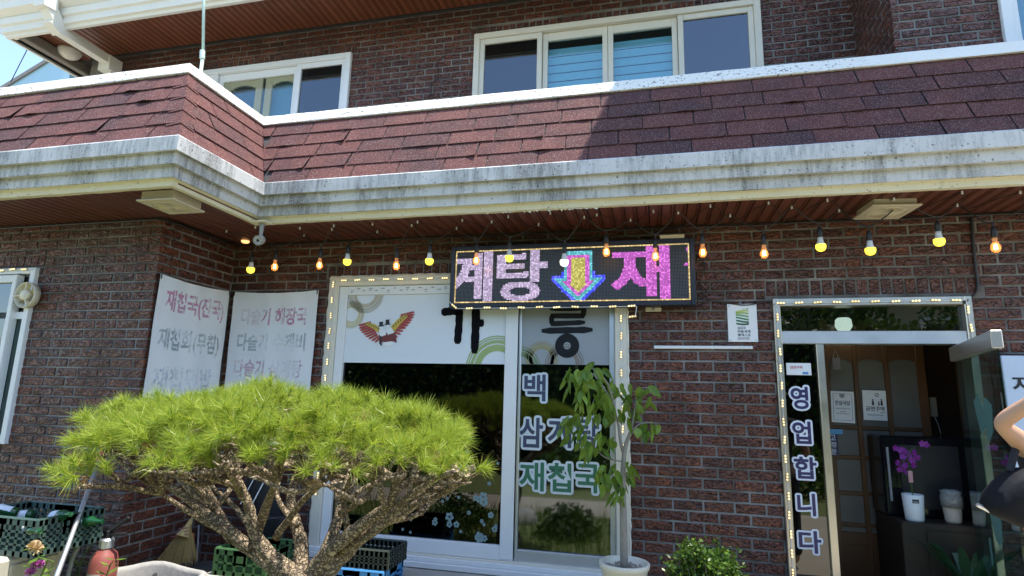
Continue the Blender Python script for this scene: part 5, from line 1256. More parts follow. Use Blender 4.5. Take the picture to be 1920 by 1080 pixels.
for f in (0.95, 0.86, 0.78): mb.tube([h0 * f + wv * s * (0.03 + 0.14 * (1 - f)) - Vector((0, 0.028 + 0.05 * (1 - f), 0)) for s in (-1.1, -0.5, 0, 0.5, 1.1)], 0.003, 5)
mb.build('binding', plain('purple_cord', (0.30, 0.12, 0.16), 0.6), BM)
# tools behind the broom
tl = P(372, 1072, -0.42); TL = thing('steel_rod', 'thin steel rod standing behind the straw broom', 'rod', tl); mb = MB(); mb.tube([(0, 0, -tl.z + 0.005), P(373, 985, -0.05) - tl], 0.007, 8); mb.build('rod', M['alu'], TL)
tl = P(352, 1075, -0.40); TL = thing('hand_trowel', 'trowel with an orange handle beside the straw broom', 'trowel', tl); mb = MB(); mb.tube([(0, 0, 0.02), P(359, 1022, -0.22) - tl], 0.011, 8); mb.build('shaft', M['grey_plastic'], TL); mb = MB(); mb.tube([P(359, 1022, -0.22) - tl, P(361, 1002, -0.16) - tl], 0.016, 10); mb.build('handle', plain('orange_handle', (0.48, 0.16, 0.06), 0.5), TL)
tub = P(370, 1090, -0.62); TB = thing('rubber_tub', 'black rubber tub under the broom', 'tub', (tub.x, -0.62, 0)); mb = MB(); mb.lathe([(0.20, 0), (0.25, 0.24), (0.27, 0.315), (0.28, 0.325), (0.262, 0.33), (0.235, 0.24), (0.001, 0.2)], n=28); mb.build('bowl', M['black'], TB, True)
# crates right of the trunk
crate('plastic_crate', 'mid green bottle crate behind the pine trunk', (-2.87, -0.66, 0.331), (-2.47, -0.30, 0.50), lgreen, (5, 2), grips=True)
crate('plastic_crate', 'blue crate under a charcoal crate beside the shop window', (-2.05, -0.66, 0.331), (-1.62, -0.36, 0.452), blue, (5, 2), grips=True)
crate('plastic_crate', 'charcoal crate stacked on the blue crate by the window', (-2.02, -0.64, 0.463), (-1.60, -0.36, 0.575), blk, (12, 3))
# black bag with a white zigzag band in a dark bin
BN = thing('waste_bin', 'dark plastic bin behind the pine limbs', 'bin', (-2.80, -0.20, 0.331)); mb = MB(); mb.lathe([(0.11, 0), (0.145, 0.30), (0.155, 0.31), (0.15, 0.32), (0.135, 0.30), (0.001, 0.28)], n=24); mb.build('tub', plain('navy_black_plastic', (0.02, 0.022, 0.03), 0.4), BN, True)
BG = thing('cloth_bag', 'black cloth bag with white stripes hung behind the pine limbs', 'bag', (-2.93, -0.10, 0.62)); mb = MB(); n = 10
for j in range(9):
    for i in range(n + 1): f = i / n - 0.5; g_ = j / 8; mb.vert((f * (0.26 + 0.10 * g_), -0.03 - 0.05 * math.sin(g_ * 3) * math.cos(f * 3) + 0.01 * math.sin(i * 2.3 + j), 0.42 * (1 - g_)))
for j in range(8):
    for i in range(n): a_ = j * (n + 1) + i; mb.face(a_, a_ + n + 1, a_ + n + 2, a_ + 1)
mb.build('body', plain('black_cloth', (0.016, 0.016, 0.019), 0.8), BG, True)
mb = MB()
for k, w_ in ((0, 0.008), (1, 0.012)):
    s = -0.10 + k * 0.10; mb.poly([(s - 0.05, -0.092, 0.08), (s - 0.05 + w_, -0.092, 0.08), (s + 0.05 + w_, -0.092, 0.28), (s + 0.05, -0.092, 0.28)])
mb.build('white_stripes', M['white'], BG)
# flowers and weeds by the bottle crate
gl = mat_leaf('weed_leaf', (0.07, 0.15, 0.02), (0.16, 0.26, 0.04), (0.2, 0.3, 0.02), 0.3)
def weed(name, label, base, stems, heads=()):
    t = thing(name, label, 'plant', base); mb = MB(); lf = MB()
    for s in stems:
        q = [Vector((0, 0, 0))] + [p - Vector(base) for p in s]; mb.tube(q, [0.004] * (len(q) - 1) + [0.002], 5, smooth_path=3)
        for p in q[1:]:
            for _ in range(3):
                a_ = U(0, 6.28); dd = Vector((math.cos(a_), math.sin(a_), U(-.3, .5))).normalized(); L_ = U(0.05, 0.085); w_ = dd.cross(Vector((0, 0, 1))).normalized() * L_ * 0.2
                lf.poly([p, p + dd * L_ * 0.5 + w_, p + dd * L_, p + dd * L_ * 0.5 - w_])
    mb.build('stem', gl, t); lf.build('leaves', gl, t)
    for (p, r, mt) in heads:
        hb = MB()
        for _ in range(70): d_ = (rv() + Vector((0, 0, 0.6))).normalized(); s = d_.orthogonal().normalized() * r * 0.09; o_ = p - Vector(base); hb.poly([o_ - s, o_ + s, o_ + d_ * r + s * 1.4, o_ + d_ * r - s * 1.4])
        hb.build('flower_head', mt, t)
    return t
pink = plain('thistle_pink', (0.50, 0.12, 0.38), 0.7); dry = plain('dried_flower', (0.58, 0.42, 0.22), 0.8)
weed('thistle_plant', 'flowering weed with pink thistle heads and a dry seed head', (-3.42, -1.75, 0), [[P(80, 1075, -1.75), P(72, 1045, -1.75), P(66, 1028, -1.75)], [P(78, 1078, -1.75), P(68, 1062, -1.75)], [P(90, 1078, -1.72), P(88, 1050, -1.70)]], [(P(64, 1026, -1.75), 0.035, dry), (P(70, 1030, -1.75), 0.03, dry), (P(68, 1060, -1.75), 0.026, pink), (P(58, 1074, -1.75), 0.028, pink), (P(76, 1058, -1.75), 0.022, pink)])
weed('weed_plant', 'green weed growing in front of the fire extinguisher', (-3.30, -1.25, 0), [[P(200, 1078, -1.25), P(205, 1062, -1.25), P(214, 1050, -1.25)]])
weed('weed_plant', 'green weed growing up the bay wall beside the aluminium pole', (-3.66, -0.90, 0), [[P(150, 1060, -0.9), P(180, 1010, -0.86), P(187, 975, -0.86)], [P(140, 1040, -0.9), P(133, 1000, -0.86)], [P(130, 1050, -0.9), P(125, 1010, -0.88), P(148, 985, -0.86)]])
# ------------------------------------------------------------------ entrance
EN = MB(); mb = EN
x0, x1, zt = 0.907, 2.106, 2.300
mb.bbox((x0, -0.040, 0.331), (x0 + 0.045, 0.09, zt), 0.004); mb.bbox((x1 - 0.045, -0.040, 0.331), (x1, 0.09, zt), 0.004); mb.bbox((x0 + 0.044, -0.039, zt - 0.055), (x1 - 0.044, 0.09, zt - 0.001), 0.004)
mb.bbox((1.166, -0.022, 0.335), (1.214, 0.06, 1.986), 0.003)
EN = EN.build('entrance', M['steel'], BLD); EN['label'] = 'steel framed glass entrance with a transom and one leaf standing open'
mb = MB(); mb.bbox((x0 + 0.046, -0.030, 1.985), (x1 - 0.046, 0.07, 2.072), 0.003); mb.build('transom_bar', plain('pale_brushed_steel', (0.66, 0.66, 0.66), 0.38, 0.8, var=0.12, scale=7), EN)
pane(EN, x0 + 0.045, x1 - 0.045, 2.072, zt - 0.055, 0.01, glass('transom_glass', (0.30, 0.32, 0.31), 0.07), 'transom_pane')
pane(EN, x0 + 0.045, 1.166, 0.36, 1.985, 0.005, glass('dark_side_glass', (0.06, 0.06, 0.065), 0.05), 'side_pane')
MB().box((0.90, -0.05, 0.30), (2.12, 0.12, 0.345)).build('threshold', M['concrete'], EN)
navy2 = plain('navy_vinyl', (0.035, 0.03, 0.11), 0.4); lil = plain('pale_lilac_vinyl', (0.74, 0.77, 0.86), 0.45)
for (s, px, py, h, w) in (('영', 1499, 746, 42, 33), ('업', 1503, 811, 42, 35), ('합', 1510, 877, 41, 42), ('니', 1512, 946, 42, 34), ('다', 1519, 1016, 42, 42)):
    word(s, px, py, h, w, navy2, EN, 0.002, eoff=0.085, off=0.026, edge_mat=lil, name='door_lettering')
a = P(1475, 703, 0.003); b_ = P(1520, 681, 0.003); nsn = MB().bbox((a.x, -0.001, a.z), (b_.x, 0.003, b_.z), 0.001).build('no_smoking_sticker', M['white'], EN)
lettering('sticker_lettering', '금연구역', ((a.x * 0.6 + b_.x * 0.4), -0.0022, a.z + 0.052), 0.020, 0.075, plain('sticker_red', (0.50, 0.06, 0.12), 0.5), nsn, 0.015); MB().box((a.x + 0.10, -0.0024, a.z + 0.006), (b_.x - 0.02, -0.0012, a.z + 0.022)).build('sticker_badge', plain('sticker_blue', (0.08, 0.25, 0.50), 0.5), nsn)
# open leaf
piv = Vector((1.985, -0.01, 0)); end = Vector((1.745, -0.985, 0)); d = (end - piv); LW_ = d.length; ang = math.atan2(d.y, d.x); LM = Matrix.Translation(piv) @ Matrix.Rotation(ang, 4, 'Z')
brz = plain('bronze_steel', (0.50, 0.46, 0.40), 0.35, 0.7, var=0.12, scale=7); LF = empty('door_leaf'); LF.parent = BLD; MB().bbox((-0.03, -0.024, 1.875), (LW_, 0.024, 1.965), 0.004, LM).build('top_rail', brz, LF); MB().bbox((-0.03, -0.024, 0.36), (LW_, 0.024, 0.46), 0.004, LM).build('bottom_rail', brz, LF); LF['label'] = 'frameless glass door leaf standing open with teal stickers'
MB().box((0.0, -0.006, 0.46), (LW_ - 0.01, 0.006, 1.875), LM).build('pane', M['glass_door'], LF)
tealm = plain('teal_sticker', (0.09, 0.21, 0.205), 0.5); mb = MB()
def blob(pts): mb.poly([LM @ Vector((u, -0.008, z)) for u, z in pts])
mb = MB(); blob([(0.40, 1.62), (0.52, 1.66), (0.60, 1.58), (0.66, 1.64), (0.78, 1.60), (0.74, 1.46), (0.64, 1.40), (0.60, 1.48), (0.50, 1.44), (0.44, 1.52)]); mb.build('sticker', tealm, LF)
mb = MB(); blob([(0.45, 1.14), (0.56, 1.17), (0.60, 1.12), (0.68, 1.13), (0.67, 0.92), (0.60, 0.86), (0.52, 0.90), (0.47, 1.0)]); mb.build('sticker', tealm, LF)
mb = MB(); blob([(0.36, 0.86), (0.40, 0.88), (0.41, 0.76), (0.37, 0.72)]); mb.build('sticker', tealm, LF)
# vestibule
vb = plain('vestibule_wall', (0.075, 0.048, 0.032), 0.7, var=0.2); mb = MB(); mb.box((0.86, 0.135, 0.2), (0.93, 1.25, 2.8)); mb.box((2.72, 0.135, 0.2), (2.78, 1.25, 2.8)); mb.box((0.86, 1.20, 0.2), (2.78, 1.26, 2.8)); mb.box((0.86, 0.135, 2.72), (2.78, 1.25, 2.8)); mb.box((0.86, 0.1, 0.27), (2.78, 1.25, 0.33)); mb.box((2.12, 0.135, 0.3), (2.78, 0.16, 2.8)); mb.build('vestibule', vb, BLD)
# lattice door
LD = empty('lattice_door'); LD.parent = BLD; LD['label'] = 'brown wooden lattice door with arched top panes inside the entrance'
yd = 0.66; oak = mat_wood('varnished_oak', (0.15, 0.070, 0.028), (0.085, 0.038, 0.016), 2, 0.35); vx = [P(px, 720, yd).x for px in (1549, 1605, 1663, 1728)]; hz = [2.16] + [P(1610, py, yd).z for py in (802, 858, 925, 984)] + [0.62]
for i, x in enumerate(vx): mb = MB(); w = 0.030 if i in (0, 3) else 0.017; mb.bbox((x - w, yd - 0.018, 0.34), (x + w, yd + 0.018, 2.24), 0.004); mb.build('stile', oak, LD)
for i, z in enumerate(hz): mb = MB(); w = 0.045 if i in (0, 5) else 0.014; mb.bbox((vx[0], yd - 0.015, z - w), (vx[3], yd + 0.015, z + w), 0.003); mb.build('rail', oak, LD)
mb = MB(); mb.bbox((vx[0], yd - 0.012, 0.345), (vx[3], yd + 0.012, 0.6), 0.003); mb.build('kick_panel', oak, LD)
for i in range(3):
    mb = MB(); n = 10
    for k in range(n): a0 = vx[i] + (vx[i + 1] - vx[i]) * k / n; a1 = vx[i] + (vx[i + 1] - vx[i]) * (k + 1) / n; t = abs((k + .5) / n - .5) * 2; mb.box((a0, yd - 0.011, 1.93 - 0.05 * t ** 3 - 0.0), (a1, yd + 0.011, 2.16))
    mb.build('arch_head', oak, LD)
dpane = plain('frosted_lattice_glass', (0.13, 0.125, 0.11), 0.35, var=0.25, scale=5)
for i in range(3):
    for j in range(5):
        if hz[j] - hz[j + 1] > 0.03: MB().box((vx[i] + 0.012, yd - 0.003, hz[j + 1]), (vx[i + 1] - 0.012, yd + 0.003, hz[j])).build('pane', dpane, LD)
def poster(name, label, px, py, w, h, y, words, tilt=0.0):
    c = P(px, py, y); t = thing(name, label, 'poster', (c.x, y, c.z)); MB().bbox((-w / 2, -0.002, -h / 2), (w / 2, 0.0, h / 2), 0.0008).build('sheet', M['white'], t); t.rotation_euler = (0, tilt, 0)
    for (s, x, z, hh, ww, mt) in words: lettering('poster_lettering', s, (x, -0.0028, z), hh, ww, mt, t, 0.02)
    return t
p1 = poster('notice_poster', 'white framed notice with bold navy heading on the lattice door', 1580, 763, 0.160, 0.235, yd - 0.022, [('안심식당', 0, 0.030, 0.036, 0.105, navy2), ('위생적 안전한 식당', 0, -0.012, 0.008, 0.10, M['ink_grey']), ('안심 하세요', 0, -0.035, 0.006, 0.04, M['ink']), ('덜어먹기 위생 수저 종사자 마스크', 0, -0.05, 0.006, 0.09, M['ink'])], 0.03)
mb = MB(); frame_rect(mb, -0.066, 0.066, -0.10, 0.10, 0.003, -0.0034, -0.0022); mb.build('printed_border', M['grey_plastic'], p1); mb = MB(); mb.poly([(-0.02, -0.003, 0.10), (0.015, -0.003, 0.10), (0.015, -0.003, 0.075), (-0.002, -0.003, 0.065), (-0.02, -0.003, 0.075)]); mb.build('printed_crest', M['grey_plastic'], p1)
p2 = poster('notice_poster', 'white no smoking notice with three small figures on the lattice door', 1640, 760, 0.160, 0.222, yd - 0.022, [('금연구역', 0.0, -0.025, 0.034, 0.125, M['ink']), ('입니다', 0.05, -0.052, 0.009, 0.03, M['ink']), ('금연에 협조하여 주세요', 0, -0.072, 0.008, 0.105, M['ink'])], 0.02)
mb = MB(); ring(mb, 0.018, 0.078, 0.011, 0.0145, -0.003, n=18); mb.poly([(0.009, -0.0031, 0.07), (0.0115, -0.0031, 0.068), (0.027, -0.0031, 0.086), (0.0245, -0.0031, 0.088)]); mb.build('no_smoking_sign', M['ink'], p2)
for (x, s) in ((-0.012, 1.0), (0.028, 0.7), (0.047, 1.05)):
    mb = MB(); z0 = 0.0; mb.poly([(x - 0.008 * s, -0.003, z0), (x + 0.008 * s, -0.003, z0), (x + 0.006 * s, -0.003, z0 + 0.034 * s), (x - 0.006 * s, -0.003, z0 + 0.034 * s)]); mb.poly([(x + 0.006 * s * math.cos(k), -0.0032, z0 + 0.041 * s + 0.006 * s * math.sin(k)) for k in (0, 1.05, 2.1, 3.14, 4.2, 5.2)]); mb.build('figure', M['ink'], p2)
a = P(1556, 820, yd - 0.03); FX = thing('fixed_door_sign', 'dark vertical sign reading fixed door under a blue sticker', 'sign', a); MB().bbox((-0.01, -0.003, -0.13), (0.052, 0.0, 0.02), 0.001).build('plate', navy2, FX)
for k, s in enumerate('고정문'): lettering('sign_lettering', s, (0.021, -0.0035, 0.0 - k * 0.052), 0.040, 0.036, M['white'], FX, 0.01)
MB().bbox((-0.02, -0.0045, 0.025), (0.09, 0.0, 0.062), 0.001).build('blue_sticker', plain('blue_paint_sticker', (0.12, 0.36, 0.58), 0.5), FX)
a = P(1568, 682, yd - 0.03); HG = thing('hanging_card', 'small patterned card hanging on a string inside the glass', 'card', a); MB().bbox((-0.028, -0.001, -0.046), (0.028, 0.001, 0.046), 0.0005).build('card', plain('grey_patterned_card', (0.20, 0.18, 0.20), 0.6, var=0.8, scale=220), HG); mb = MB(); mb.tube([(-0.02, 0, 0.045), (0, 0, 0.11), (0.02, 0, 0.045)], 0.001, 4); mb.build('string', M['white'], HG)
# cabinet with cooler, orchid and wrapped cups
CBN = thing('wooden_cabinet', 'dark brown wooden cabinet inside the entrance', 'cabinet', (2.0, 0.57, 0.331)); dw = mat_wood('dark_walnut', (0.040, 0.024, 0.016), (0.022, 0.014, 0.010), 2, 0.5); CTZ = P(1700, 977, 0.2).z; ct = CTZ - 0.331
mb = MB(); mb.bbox((P(1690, 990, 0.16).x - 2.0, -0.42, 0), (0.55, 0.05, ct), 0.006); mb.build('carcass', dw, CBN); mb = MB(); mb.bbox((-0.22, -0.432, 0.05), (0.5, -0.42, ct - 0.04), 0.004); mb.build('door_panel', dw, CBN)
CO = thing('black_cooler', 'glossy black appliance standing on the wooden cabinet', 'appliance', (1.90, 0.50, CTZ)); mb = MB(); mb.bbox((P(1652, 850, 0.36).x - 1.90, -0.14, 0.0), (0.32, 0.12, P(1700, 818, 0.36).z - CTZ), 0.012); mb.build('case', M['black_gloss'], CO); mb = MB(); mb.bbox((-0.16, -0.147, 0.06), (0.20, -0.141, 0.48), 0.004); mb.build('door_panel', M['black'], CO); mb = MB(); mb.bbox((-0.24, -0.148, 0.10), (-0.225, -0.141, 0.46), 0.002); mb.build('side_trim', M['grey_plastic'], CO)
OB = Vector((P(1714, 960, 0.24).x, 0.24, CTZ)); OR = thing('orchid', 'purple orchid in a white oval pot on the cabinet', 'plant', OB); mb = MB(); mb.lathe([(0.050, 0.0), (0.054, 0.008), (0.063, 0.165), (0.060, 0.168), (0.056, 0.155), (0.001, 0.15)], n=28); mb.build('pot', M['white'], OR, True)
mb = MB(); mb.bbox((-0.026, -0.0625, 0.118), (0.012, -0.0585, 0.142), 0.0008); pl = mb.build('pot_label', M['ink'], OR); lettering('label_lettering', 'flower', (-0.007, -0.0634, 0.128), 0.008, 0.026, M['white'], pl, 0.01)
mb = MB(); mb.tube([(0, 0, 0.15), (0.0, -0.01, 0.30), (-0.01, -0.02, 0.42), (0.03, -0.03, 0.475)], 0.003, 6, smooth_path=4); mb.tube([(0, 0, 0.15), (-0.01, 0, 0.3), (-0.05, -0.02, 0.40)], 0.003, 6, smooth_path=4); mb.build('stem', plain('orchid_stem', (0.05, 0.10, 0.03), 0.5), OR)
pur = mat_leaf('orchid_petal', (0.22, 0.02, 0.26), (0.34, 0.05, 0.38), (0.4, 0.05, 0.4), 0.2); mb = MB()
for k in range(5): a_ = k * 1.2566; dd = Vector((math.cos(a_), 0, math.sin(a_))); s = Vector((-dd.z, 0, dd.x)); mb.poly([Vector((0, 0, 0)), dd * 0.014 + s * 0.010, dd * 0.026 + Vector((0, -0.004, 0)), dd * 0.014 - s * 0.010])
FLW = mb.mesh('flower', pur)
for (px, py) in [(1685, 843), (1697, 846), (1704, 852), (1712, 848), (1690, 856), (1678, 840), (1720, 858), (1707, 862), (1730, 832), (1738, 834), (1696, 872), (1688, 880), (1700, 884), (1684, 868), (1712, 872)]:
    q = P(px, py, 0.23) - OB; inst('flower', FLW, OR, q + Vector((0, U(-.03, .02), 0)), (U(-.5, .5), U(0, 6), U(-.6, .6)))
mb = MB(); q = P(1707, 893, 0.19) - OB; mb.bbox(tuple(q - Vector((0.012, 0.004, 0.04))), tuple(q + Vector((0.014, 0.004, 0.035))), 0.003); mb.build('ribbon', plain('pink_gold_ribbon', (0.55, 0.28, 0.30), 0.4), OR)
CU = thing('cup_stack', 'stack of paper cups wrapped in clear plastic on the cabinet', 'cups', (P(1786, 960, 0.24).x, 0.24, CTZ)); mb = MB(); mb.lathe([(0.040, 0.0)] + [q for k in range(9) for q in ((0.047 + 0.0012 * k, 0.02 + k * 0.014), (0.045 + 0.0012 * k, 0.024 + k * 0.014))] + [(0.057, 0.16), (0.03, 0.162)], n=22); mb.build('cups', plain('paper_cup', (0.42, 0.37, 0.30), 0.6), CU, True); mb = MB(); mb.lathe([(0.060, 0.10), (0.062, 0.16), (0.055, 0.185), (0.062, 0.20), (0.03, 0.212)], n=22); mb.build('wrap', plain('grey_crinkled_film', (0.22, 0.23, 0.23), 0.2, var=0.7, scale=60), CU, True)
PWR = thing('power_strip', 'ivory power outlet with a white lead on the vestibule wall', 'outlet', P(1748, 763, 0.92)); mb = MB(); mb.bbox((-0.022, -0.03, -0.075), (0.022, 0.0, 0.075), 0.004); mb.build('box', M['ivory'], PWR); mb = MB(); mb.tube([(0.0, -0.02, -0.07), (0.02, -0.02, -0.14), (0.03, -0.02, -0.20)], 0.004, 6); mb.build('lead', M['white_frame'], PWR)
mb = MB(); mb.box((P(1735, 700, 0.93).x, 0.935, 0.33), (2.72, 0.96, 2.72)); mb.build('panelled_wall', mat_wood('dark_wall_panel', (0.070, 0.036, 0.022), (0.045, 0.024, 0.016), 2, 0.5), BLD)
LMP = thing('ceiling_lamp', 'white glowing ceiling lamp seen through the transom', 'lamp', (P(1582, 615, 0.55).x, 0.55, P(1582, 612, 0.55).z + 0.02)); mb = MB(); mb.lathe([(0.001, -0.065), (0.04, -0.055), (0.06, -0.02), (0.055, 0.03), (0.04, 0.045)], n=22); mb.build('globe', emit('lamp_globe', (0.85, 1.0, 0.95), 2.2), LMP, True); mb = MB(); mb.tube([(0, 0, 0.04), (0, 0, 0.58)], 0.006, 6); mb.build('rod', M['black'], LMP)
# big leaved plant on the vestibule floor
DPL = thing('floor_plant', 'dark broad leaved plant in front of the wooden cabinet', 'plant', (1.93, 0.02, 0.345)); mb = MB(); mb.lathe([(0.07, 0), (0.09, 0.14), (0.001, 0.13)], n=18); mb.build('pot', M['black'], DPL)
lfm = mat_leaf('dark_strap_leaf', (0.016, 0.050, 0.020), (0.03, 0.075, 0.03), (0.03, 0.08, 0.02), 0.15, 0.2)
for k in range(11):
    a_ = k * 0.571 + 0.4; L_ = U(0.28, 0.40); mb = MB(); n = 8
    for i in range(n + 1): f = i / n; r = L_ * f; w = 0.028 * math.sin(math.pi * min(1, f * 0.9 + 0.08)); z = 0.13 + 0.46 * f - 0.16 * f * f; cdir = Vector((math.cos(a_), math.sin(a_) * 0.6, 0)); s = Vector((-math.sin(a_), math.cos(a_), 0)) * w; p = cdir * r + Vector((0, 0, z)); mb.vert(p - s); mb.vert(p + s)
    for i in range(n): mb.face(2 * i, 2 * i + 1, 2 * i + 3, 2 * i + 2)
    mb.build('leaf', lfm, DPL, True)
# sign board at the right edge
SB = thing('sign_board', 'pale blue menu board at the right edge behind the open door', 'sign', (2.205, -0.06, 1.06)); MB().bbox((0, -0.02, 0), (0.62, 0.0, 0.85), 0.004).build('panel', plain('pale_blue_board', (0.50, 0.60, 0.74), 0.5, var=0.02), SB); q = P(1898, 720, -0.08); lettering('board_lettering', '재첩국', (q.x - 2.205 + 0.20, -0.022, q.z - 1.06), 0.105, 0.40, M['ink'], SB, 0.02)

# ------------------------------------------------------------------ person
def skin_mesh(name, verts, edges, radii, sub=2):
    me = bpy.data.meshes.new(name); me.from_pydata([tuple(v) for v in verts], edges, []); o = bpy.data.objects.new(name, me); col.objects.link(o)
    mo = o.modifiers.new('skin', 'SKIN'); mo.use_smooth_shade = True
    for i, r in enumerate(radii): me.skin_vertices[0].data[i].radius = (r, r) if not isinstance(r, tuple) else r
    me.skin_vertices[0].data[0].use_root = True
    s = o.modifiers.new('sub', 'SUBSURF'); s.levels = sub; s.render_levels = sub
    dg = bpy.context.evaluated_depsgraph_get(); out = bpy.data.meshes.new_from_object(o.evaluated_get(dg)); bpy.data.objects.remove(o); return out
PS = thing('person', 'person in black clothes at the right edge with one arm raised and a bag', 'person', (1.31, -2.26, 0)); B = Vector((1.31, -2.26, 0))
skin = plain('skin', (0.50, 0.29, 0.19), 0.55, var=0.14, scale=34, bmp=0.25); blackc = plain('black_garment', (0.014, 0.014, 0.018), 0.8)
el = P(1874, 794, -2.36) - B; sh = P(1950, 858, -2.28) - B; hnd = P(1955, 738, -2.46) - B
V = [(0, 0, 0.92), (0, 0, 1.05), (0, 0, 1.20), (0, 0, 1.36), (0.0, -0.01, 1.44), (0.0, -0.02, 1.52), (0.0, -0.03, 1.60), (0, -0.02, 1.67),
     sh, sh.lerp(el, 0.5), el, el.lerp(hnd, 0.25), el.lerp(hnd, 0.85), hnd,
     (0.20, 0, 1.36), (0.27, 0.0, 1.10), (0.27, -0.06, 0.88), (0.27, -0.08, 0.80),
     (-0.10, 0, 0.86), (-0.11, -0.01, 0.48), (-0.11, 0.02, 0.09), (-0.11, -0.12, 0.03), (0.10, 0, 0.86), (0.11, -0.01, 0.48), (0.11, 0.02, 0.09), (0.11, -0.12, 0.03)]
E_ = [(0, 1), (1, 2), (2, 3), (3, 4), (4, 5), (5, 6), (6, 7), (3, 8), (8, 9), (9, 10), (10, 11), (11, 12), (12, 13), (3, 14), (14, 15), (15, 16), (16, 17), (0, 18), (18, 19), (19, 20), (20, 21), (0, 22), (22, 23), (23, 24), (24, 25)]
Rd = [(.13, .10), (.12, .09), (.13, .10), (.13, .09), .05, .065, .085, .07, .042, .030, .022, .024, .017, .020, .055, .042, .028, .03, .085, .055, .04, .035, .085, .055, .04, .035]
bo = bpy.data.objects.new('body', skin_mesh('body', V, E_, Rd)); bo.data.materials.append(skin); col.objects.link(bo); bo.parent = PS
for f in bo.data.polygons: f.use_smooth = True
sv = [(0, 0, 0.90), (0, 0, 1.05), (0, 0, 1.20), (0, 0, 1.37), (0, 0, 1.42), sh, sh.lerp(el, 0.36), (0.20, 0, 1.36), (0.255, 0, 1.16)]
so = bpy.data.objects.new('shirt', skin_mesh('shirt', sv, [(0, 1), (1, 2), (2, 3), (3, 4), (3, 5), (5, 6), (3, 7), (7, 8)], [(.165, .125), (.145, .11), (.155, .12), (.15, .11), .075, .058, .046, .075, .062])); so.data.materials.append(blackc); col.objects.link(so); so.parent = PS
tv = [(0, 0, 0.96), (-0.10, 0, 0.84), (-0.11, -0.01, 0.48), (-0.11, 0.02, 0.10), (0.10, 0, 0.84), (0.11, -0.01, 0.48), (0.11, 0.02, 0.10)]
to = bpy.data.objects.new('trousers', skin_mesh('trousers', tv, [(0, 1), (1, 2), (2, 3), (0, 4), (4, 5), (5, 6)], [(.15, .12), .105, .078, .07, .105, .078, .07])); to.data.materials.append(blackc); col.objects.link(to); to.parent = PS
# head details, hair, fingers
mb = MB(); bm = ico(0.112, 3); mb.add_bm(bm, Matrix.Translation((0, 0.012, 1.645)) @ Matrix.Diagonal((0.92, 1.0, 1.08, 1))); bm.free(); mb.tube([(0, 0.06, 1.62), (0, 0.08, 1.5), (0, 0.07, 1.40)], [0.085, 0.08, 0.04], 12, smooth_path=3); mb.build('hair', plain('dark_hair', (0.015, 0.012, 0.010), 0.4, var=0.3, scale=90), PS, True)
fv, fe, fr = [hnd], [], [0.024]; dirh = (hnd - el).normalized(); side = dirh.cross(Vector((0, 1, 0))).normalized()
for k in range(5):
    o_ = hnd + side * (0.018 * (k - 1.8)) + dirh * (0.02 if k else -0.01); i0 = len(fv); L_ = (0.045, 0.07, 0.078, 0.072, 0.055)[k]; cur = Vector((0.02, -0.03, 0.0))
    fv += [o_, o_ + dirh * L_ * 0.5 + cur * 0.3 + (side * -0.03 if k == 0 else Vector()), o_ + dirh * L_ * 0.85 + cur + (side * -0.04 if k == 0 else Vector())]; fe += [(0, i0), (i0, i0 + 1), (i0 + 1, i0 + 2)]; fr += [0.011, 0.0085, 0.007]
fo_ = bpy.data.objects.new('hand', skin_mesh('hand', fv, fe, fr, 1)); fo_.data.materials.append(skin); col.objects.link(fo_); fo_.parent = PS
# shoulder bag
BAG = thing('shoulder_bag', 'soft black shoulder bag hanging beside the person at the right edge', 'bag', B + Vector((0, 0, 1.0))); bo_ = B + Vector((0, 0, 1.0)); pts = [(1842, 950), (1868, 903), (1893, 884), (1935, 876), (1955, 900), (1960, 985), (1925, 992), (1880, 975)]
q = [P(x, y, -2.33) - bo_ for x, y in pts]; c_ = sum(q, Vector()) / len(q); bm = bmesh.new()
for yy, sc in ((-0.055, 0.72), (-0.03, 0.95), (0.0, 1.0), (0.03, 0.95), (0.055, 0.72)):
    for v in q: w = c_ + (v - c_) * sc; bm.verts.new((w.x, w.y + yy, w.z))
bm.verts.ensure_lookup_table(); n = len(q)
for j in range(4):
    for i in range(n): k = (i + 1) % n; bm.faces.new([bm.verts[j * n + i], bm.verts[j * n + k], bm.verts[(j + 1) * n + k], bm.verts[(j + 1) * n + i]])
bm.faces.new([bm.verts[i] for i in range(n - 1, -1, -1)]); bm.faces.new([bm.verts[4 * n + i] for i in range(n)]); bmesh.ops.recalc_face_normals(bm, faces=bm.faces[:])
bmesh.ops.subdivide_edges(bm, edges=bm.edges[:], cuts=1, use_grid_fill=True, smooth=0.4); mb = MB(); mb.add_bm(bm); bm.free(); mb.build('body', plain('black_nylon', (0.005, 0.0055, 0.009), 0.75, spec=0.25, var=0.5, scale=14, bmp=1.0), BAG, True)
mb = MB(); mb.tube([q[2], q[2] + Vector((0.05, 0.02, 0.10)), P(1945, 835, -2.30) - bo_], 0.010, 8, smooth_path=4); mb.build('strap', blackc, BAG); mb = MB(); mb.tube([P(1832, 946, -2.33) - bo_, P(1856, 958, -2.33) - bo_], 0.006, 8); mb.build('zip_pull', M['alu'], BAG)
